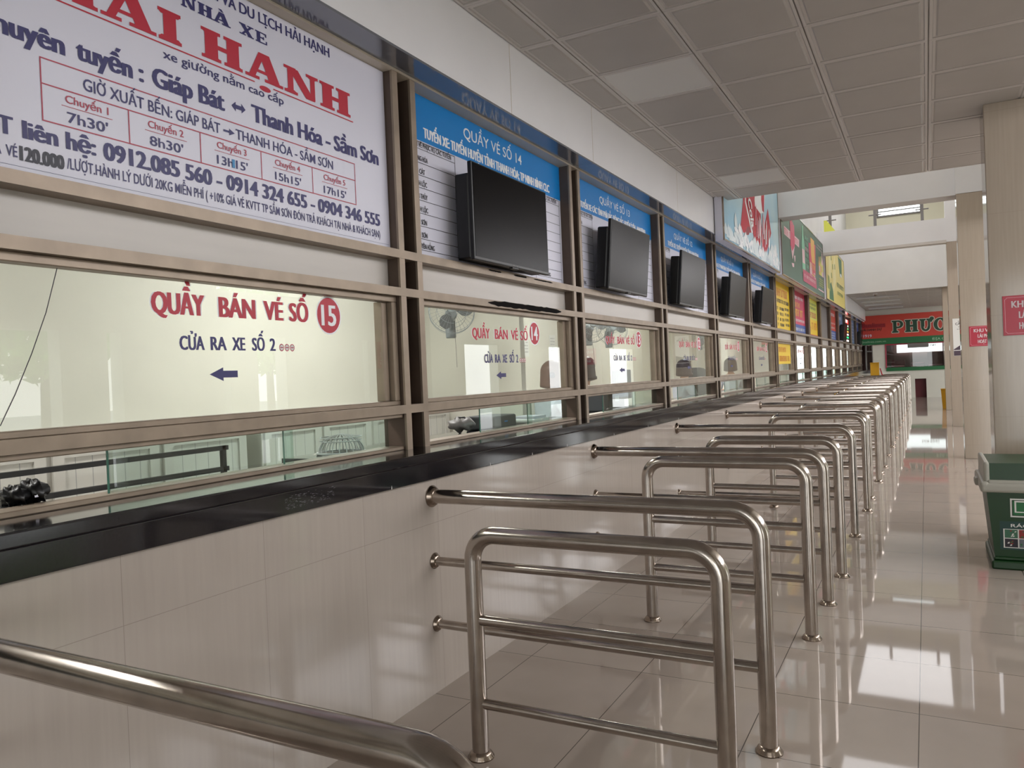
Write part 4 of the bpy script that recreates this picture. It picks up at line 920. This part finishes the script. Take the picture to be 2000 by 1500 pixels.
# chairs, boxes on the desk
def chair(x, y, rz, label, zt=.0):
    t = thing('office_chair', label, 'chair', (x, y, OF), rz, group='round-backed office chairs')
    MB().bbox(-.23, .23, -.22, .22, .46+zt, .53+zt, .03, 3).build('seat', M['fabric'], t)
    m = MB()
    vs = []; n_ = 22
    for d in (0, .035):
        for i in range(n_):
            q = 2*PI*i/n_; vs.append((.25*math.copysign(abs(math.cos(q))**.75, math.cos(q)), .22+d+.05*math.cos(q)**2*-1, .88+zt+.26*math.copysign(abs(math.sin(q))**.75, math.sin(q))))
    m.add(vs, [tuple(range(n_)), tuple(reversed(range(n_, 2*n_)))]+[(i, n_+i, n_+(i+1) % n_, (i+1) % n_) for i in range(n_)], 0, True); m.build('backrest', M['fabric'], t)
    m = MB(); m.tube([(0, .05, .47+zt), (0, .26, .5+zt), (0, .27, .75+zt)], .018, 8); m.build('back_support', M['black'], t)
    MB().tube([(0, 0, .46+zt), (0, 0, .1)], .03, 12).build('column', M['black'], t)
    for k in range(5): q = 2*PI*k/5; MB().tube([(0, 0, .11), (.27*math.cos(q), .27*math.sin(q), .03)], .018, 8).build('leg', M['black'], t)
    return t

def person(x, y, rz, hair, label, seated=True, lean=.12, z=OF, head_drop=.0, arms=1, hairlen=1.0):
    """one continuous skinned body; hair, shirt and trousers are children"""
    t = thing('person', label, 'person', (x, y, z), rz)
    hip = .52 if seated else .92
    j = {}; E = []; Rr = {}
    def J(n, p, r, par=None):
        j[n] = len(Rr); Rr[n] = (Vector(p), r)
        if par: E.append((par, n))
    L = lean
    J('pelvis', (0, 0, hip+.06), .13); J('waist', (0, -.03-L*.3, hip+.22), .115, 'pelvis'); J('chest', (0, -.04-L, hip+.42), .135, 'waist'); J('neckb', (0, -.03-L*1.3, hip+.545), .07, 'chest')
    hz = hip+.60-head_drop; hy = -.05-L*1.5-head_drop*.6
    J('neck', (0, hy+.01, hz), .05, 'neckb'); J('jaw', (0, hy-.015, hz+.065), .072, 'neck'); J('skull', (0, hy, hz+.15), .092, 'jaw'); J('crown', (0, hy+.005, hz+.215), .06, 'skull')
    J('nose', (0, hy-.098, hz+.105), .014, 'jaw')
    for s in (-1, 1):
        k = 'l' if s < 0 else 'r'
        J(k+'sh', (s*.17, -.03-L, hip+.47), .062, 'chest')
        el = (s*.24, -.12-L, hip+.22); wr = (s*.14, -.36-L, hip+.22)
        if not seated: el = (s*.24, .0, hip+.18); wr = (s*.22, -.12, hip-.05)
        J(k+'el', el, .045, k+'sh'); J(k+'wr', wr, .03, k+'el')
        d = (Vector(wr)-Vector(el)).normalized(); pm = Vector(wr)+d*.05
        J(k+'palm', pm, .032, k+'wr')
        side = Vector((1, 0, 0))
        for q in range(4): b0 = pm+d*.03+side*(-.028+.019*q); J(k+'f%d' % q, b0, .0095, k+'palm'); J(k+'g%d' % q, b0+d*(.04+.008*(1.5-abs(q-1.5)))+Vector((0, 0, -.012)), .008, k+'f%d' % q); J(k+'h%d' % q, b0+d*(.06+.008*(1.5-abs(q-1.5)))+Vector((0, 0, -.034)), .007, k+'g%d' % q)
        J(k+'t0', pm+side*(-s*.035)+d*.005, .011, k+'palm'); J(k+'t1', pm+side*(-s*.045)+d*.035+Vector((0, 0, -.01)), .009, k+'t0')
        if seated: kn = (s*.1, -.43, hip+.06); an = (s*.1, -.42, .09)
        else: kn = (s*.1, -.02, .5); an = (s*.1, .02, .09)
        J(k+'hipj', (s*.09, -.02, hip+.03), .1, 'pelvis'); J(k+'kn', kn, .065, k+'hipj'); J(k+'an', an, .042, k+'kn'); J(k+'toe', (an[0], an[1]-.15, .035), .032, k+'an')
    def skin(names, scale, mt, nm, parent, root, extra=0):
        nn = [n for n in Rr if n in names]; ix = {n: i for i, n in enumerate(nn)}
        me = bpy.data.meshes.new(nm); me.from_pydata([Rr[n][0] for n in nn], [(ix[a], ix[b]) for a, b in E if a in ix and b in ix], []); me.update()
        o = bpy.data.objects.new(nm, me); C.objects.link(o)
        md = o.modifiers.new('skin', 'SKIN'); md.use_smooth_shade = True
        for i, n in enumerate(nn): r_ = Rr[n][1]*scale+extra; me.skin_vertices[0].data[i].radius = (r_, r_); me.skin_vertices[0].data[i].use_root = (n == root)
        sb = o.modifiers.new('sub', 'SUBSURF'); sb.levels = 2; sb.render_levels = 2
        dg = bpy.context.evaluated_depsgraph_get(); me2 = bpy.data.meshes.new_from_object(o.evaluated_get(dg)); bpy.data.objects.remove(o)
        me2.materials.clear(); me2.materials.append(mt); me2.name = nm
        o = bpy.data.objects.new(nm, me2); C.objects.link(o); o.parent = parent; return o
    skin(set(Rr), 1, M['skin'], 'body', t, 'pelvis')
    skin({'pelvis', 'waist', 'chest', 'neckb', 'lsh', 'rsh', 'lel', 'rel'}, 1.0, M['blouse'], 'blouse', t, 'pelvis', .016)
    skin({'pelvis', 'lhipj', 'rhipj', 'lkn', 'rkn', 'lan', 'ran'}, 1.0, M['trousers'], 'trousers', t, 'pelvis', .012)
    hc = Vector((0, hy+.012, hz+.155))
    def hf(p, d):
        q = Vector(p)
        if d.z < 0:
            sn = max(1e-4, math.hypot(d.x, d.y)); k_ = min(1.0, sn*1.8)/sn*(1+.1*hairlen*abs(d.z))
            q.z = hc.z-.165*hairlen*(-d.z)**.9; q.x = hc.x+(p.x-hc.x)*k_; q.y = hc.y+(p.y-hc.y)*k_
        if d.y < -.45 and d.z < .45: q.y = max(q.y, hc.y-.035)      # parts away from the face
        return q
    MB().ell(hc, (.125, .13, .117), 30, 22, fn=hf).build('hair', hair, t)
    m = MB()
    for s in (-1, 1): m.ell((s*.032, hy-.088, hz+.125), (.012, .006, .007), 10, 6)
    m.build('eyes', M['ink'], t)
    MB().ell((0, hy-.084, hz+.055), (.024, .008, .007), 10, 6).build('lips', M['redline'], t)
    return t
chair(-1.13, 7.06, math.radians(150+180), 'dark round-backed chair under the person with brown bob hair')
p = person(-1.13, 7.03, math.radians(150), M['hair_brown'], 'person with brown bob hair and white blouse seated behind counter 14', lean=.05, hairlen=1.1, z=OF-.04)
m = MB(); m.ell((-.092, -.04, 1.235), (.03, .032, .032)); m.build('hair_clip', M['black'], p)
person(-1.12, 7.75, math.radians(150), M['hair_dark'], 'person with dark hair and white blouse half hidden at the left of window 13', lean=.08)
person(-1.12, 11.79, math.radians(135), M['hair_dark'], 'person with dark bob hair and white blouse behind counter 12', lean=.05, z=OF-.03)
chair(-1.12, 12.5, math.radians(215), 'dark round-backed chair at the right of the person behind counter 12', .08)
person(-1.12, 15.5, math.radians(200), M['hair_dark'], 'person in pale blouse seated behind counter 11', lean=.05)
BX = [('black_box', 'box', 'dark grey box lying on the ledge behind counter 14', -.28, 4.45, .22, .3, .09, 'fabric'), ('grey_bag', 'bag', 'slumped grey bag on the ledge left of the dark box', -.3, 4.1, .16, .2, .085, 'greydark'), ('paper_tray', 'tray', 'white document tray beside the person behind counter 14', -.28, 5.02, .2, .25, .03, 'paper')]
for nm, cat, l, x, y, wx, wy, h, mt in BX:
    t = thing(nm, l, cat, (x, y, ZD)); m = MB()
    if nm == 'grey_bag': m.ell((0, 0, h*.62), (wx/2, wy/2, h*.5), fn=lambda p, d: p+d*.012*math.sin(7*d.x+5*d.y+4*d.z))
    else: m.bbox(-wx/2, wx/2, -wy/2, wy/2, 0, h, .012)
    m.build('body', M[mt], t)
    if nm == 'paper_tray': MB().box(-.08, .08, -.1, .1, h, h+.02).build('papers', M['vinyl'], t)
    elif nm == 'black_box': MB().box(-wx/2-.003, wx/2+.003, -.02, .02, h*.5, h*.6).build('band', M['blue'], t)
    else: MB().tube([(-.05, 0, h*.9), (-.03, 0, h*1.15), (.03, 0, h*1.15), (.05, 0, h*.9)], .006, 6).build('strap', M['black'], t)
for k, (y, l) in enumerate(((6.55, 'dark document box on the ledge behind counter 13'), (7.02, 'black monitor seen from behind, behind counter 13'))):
    t = thing(('document_box', 'monitor')[k], l, ('box', 'monitor')[k], (-.3, y, ZD))
    if k == 0: MB().bbox(-.12, .12, -.2, .2, 0, .2, .01).build('body', M['fabric'], t); MB().box(.12, .123, -.05, .05, .08, .13).build('label_plate', M['paper'], t)
    else: MB().bbox(-.02, .02, -.22, .22, .08, .36, .008).build('screen_case', M['tv'], t); MB().bbox(-.08, .08, -.1, .1, 0, .012, .003).build('foot', M['tv'], t); MB().tube([(0, 0, .01), (0, 0, .1)], .02, 10).build('stem', M['tv'], t)
# papers pinned on the office wall
for k, (y, z, l) in enumerate(((9.6, 1.75, 'small white notice pinned on the office wall, seen through window 14'), (10.5, 1.78, 'small white notice pinned beside another on the office wall'))):
    t = thing('wall_notice', l, 'notice', (-2.698, y, z)); MB().box(0, .003, 0, .21, 0, .3).build('sheet', M['paper'], t)
    mb = MB(); P = Plane(mb, (.003, 0, 0))
    for q in range(5): P.strokes(.03, .18, .24-q*.045, .015, 0, 10, .0006, seed=q+k*9)
    mb.build('print', M['greydark'], t)

# ------------------------------------------------------------------ trees outside the arcade (seen in the glass)
def tree(x, y, h, r, label, seed):
    R = random.Random(seed); t = thing('tree', label, 'tree', (x, y, -.05), group='trees outside the hall')
    MB().tube([(0, 0, 0), (.05, .03, h*.35), (-.04, .05, h*.6), (0, 0, h*.8)], [.16, .12, .09, .04], 10).build('trunk', M['bark'], t)
    m = MB(); vs = []; fs = []
    for k in range(3200):
        u = Vector((R.gauss(0, 1), R.gauss(0, 1), R.gauss(0, 1))).normalized()*r*R.random()**.4; c_ = Vector((0, 0, h*.68))+Vector((u.x, u.y, u.z*.75))
        e = Euler((R.random()*6, R.random()*6, R.random()*6)).to_matrix(); s_ = .1+.16*R.random()
        b0 = len(vs); vs += [c_+e@Vector(p) for p in ((-s_, 0, 0), (0, -s_*.45, 0), (s_, 0, 0), (0, s_*.45, 0))]; fs.append((b0, b0+1, b0+2, b0+3))
    m.add(vs, fs); m.build('crown', M['leaf'], t)
for k, (x, y, h, r, l) in enumerate(((16, 4.5, 5.5, 2.4, 'leafy tree outside, reflected in window 15'), (17, 11.5, 5.0, 2.0, 'leafy tree outside opposite counter 14'), (18, 20, 5.5, 2.4, 'leafy tree outside opposite counter 13'), (16.5, -2, 5.2, 2.3, 'leafy tree outside near the entrance end'))): tree(x, y, h, r, l, k)
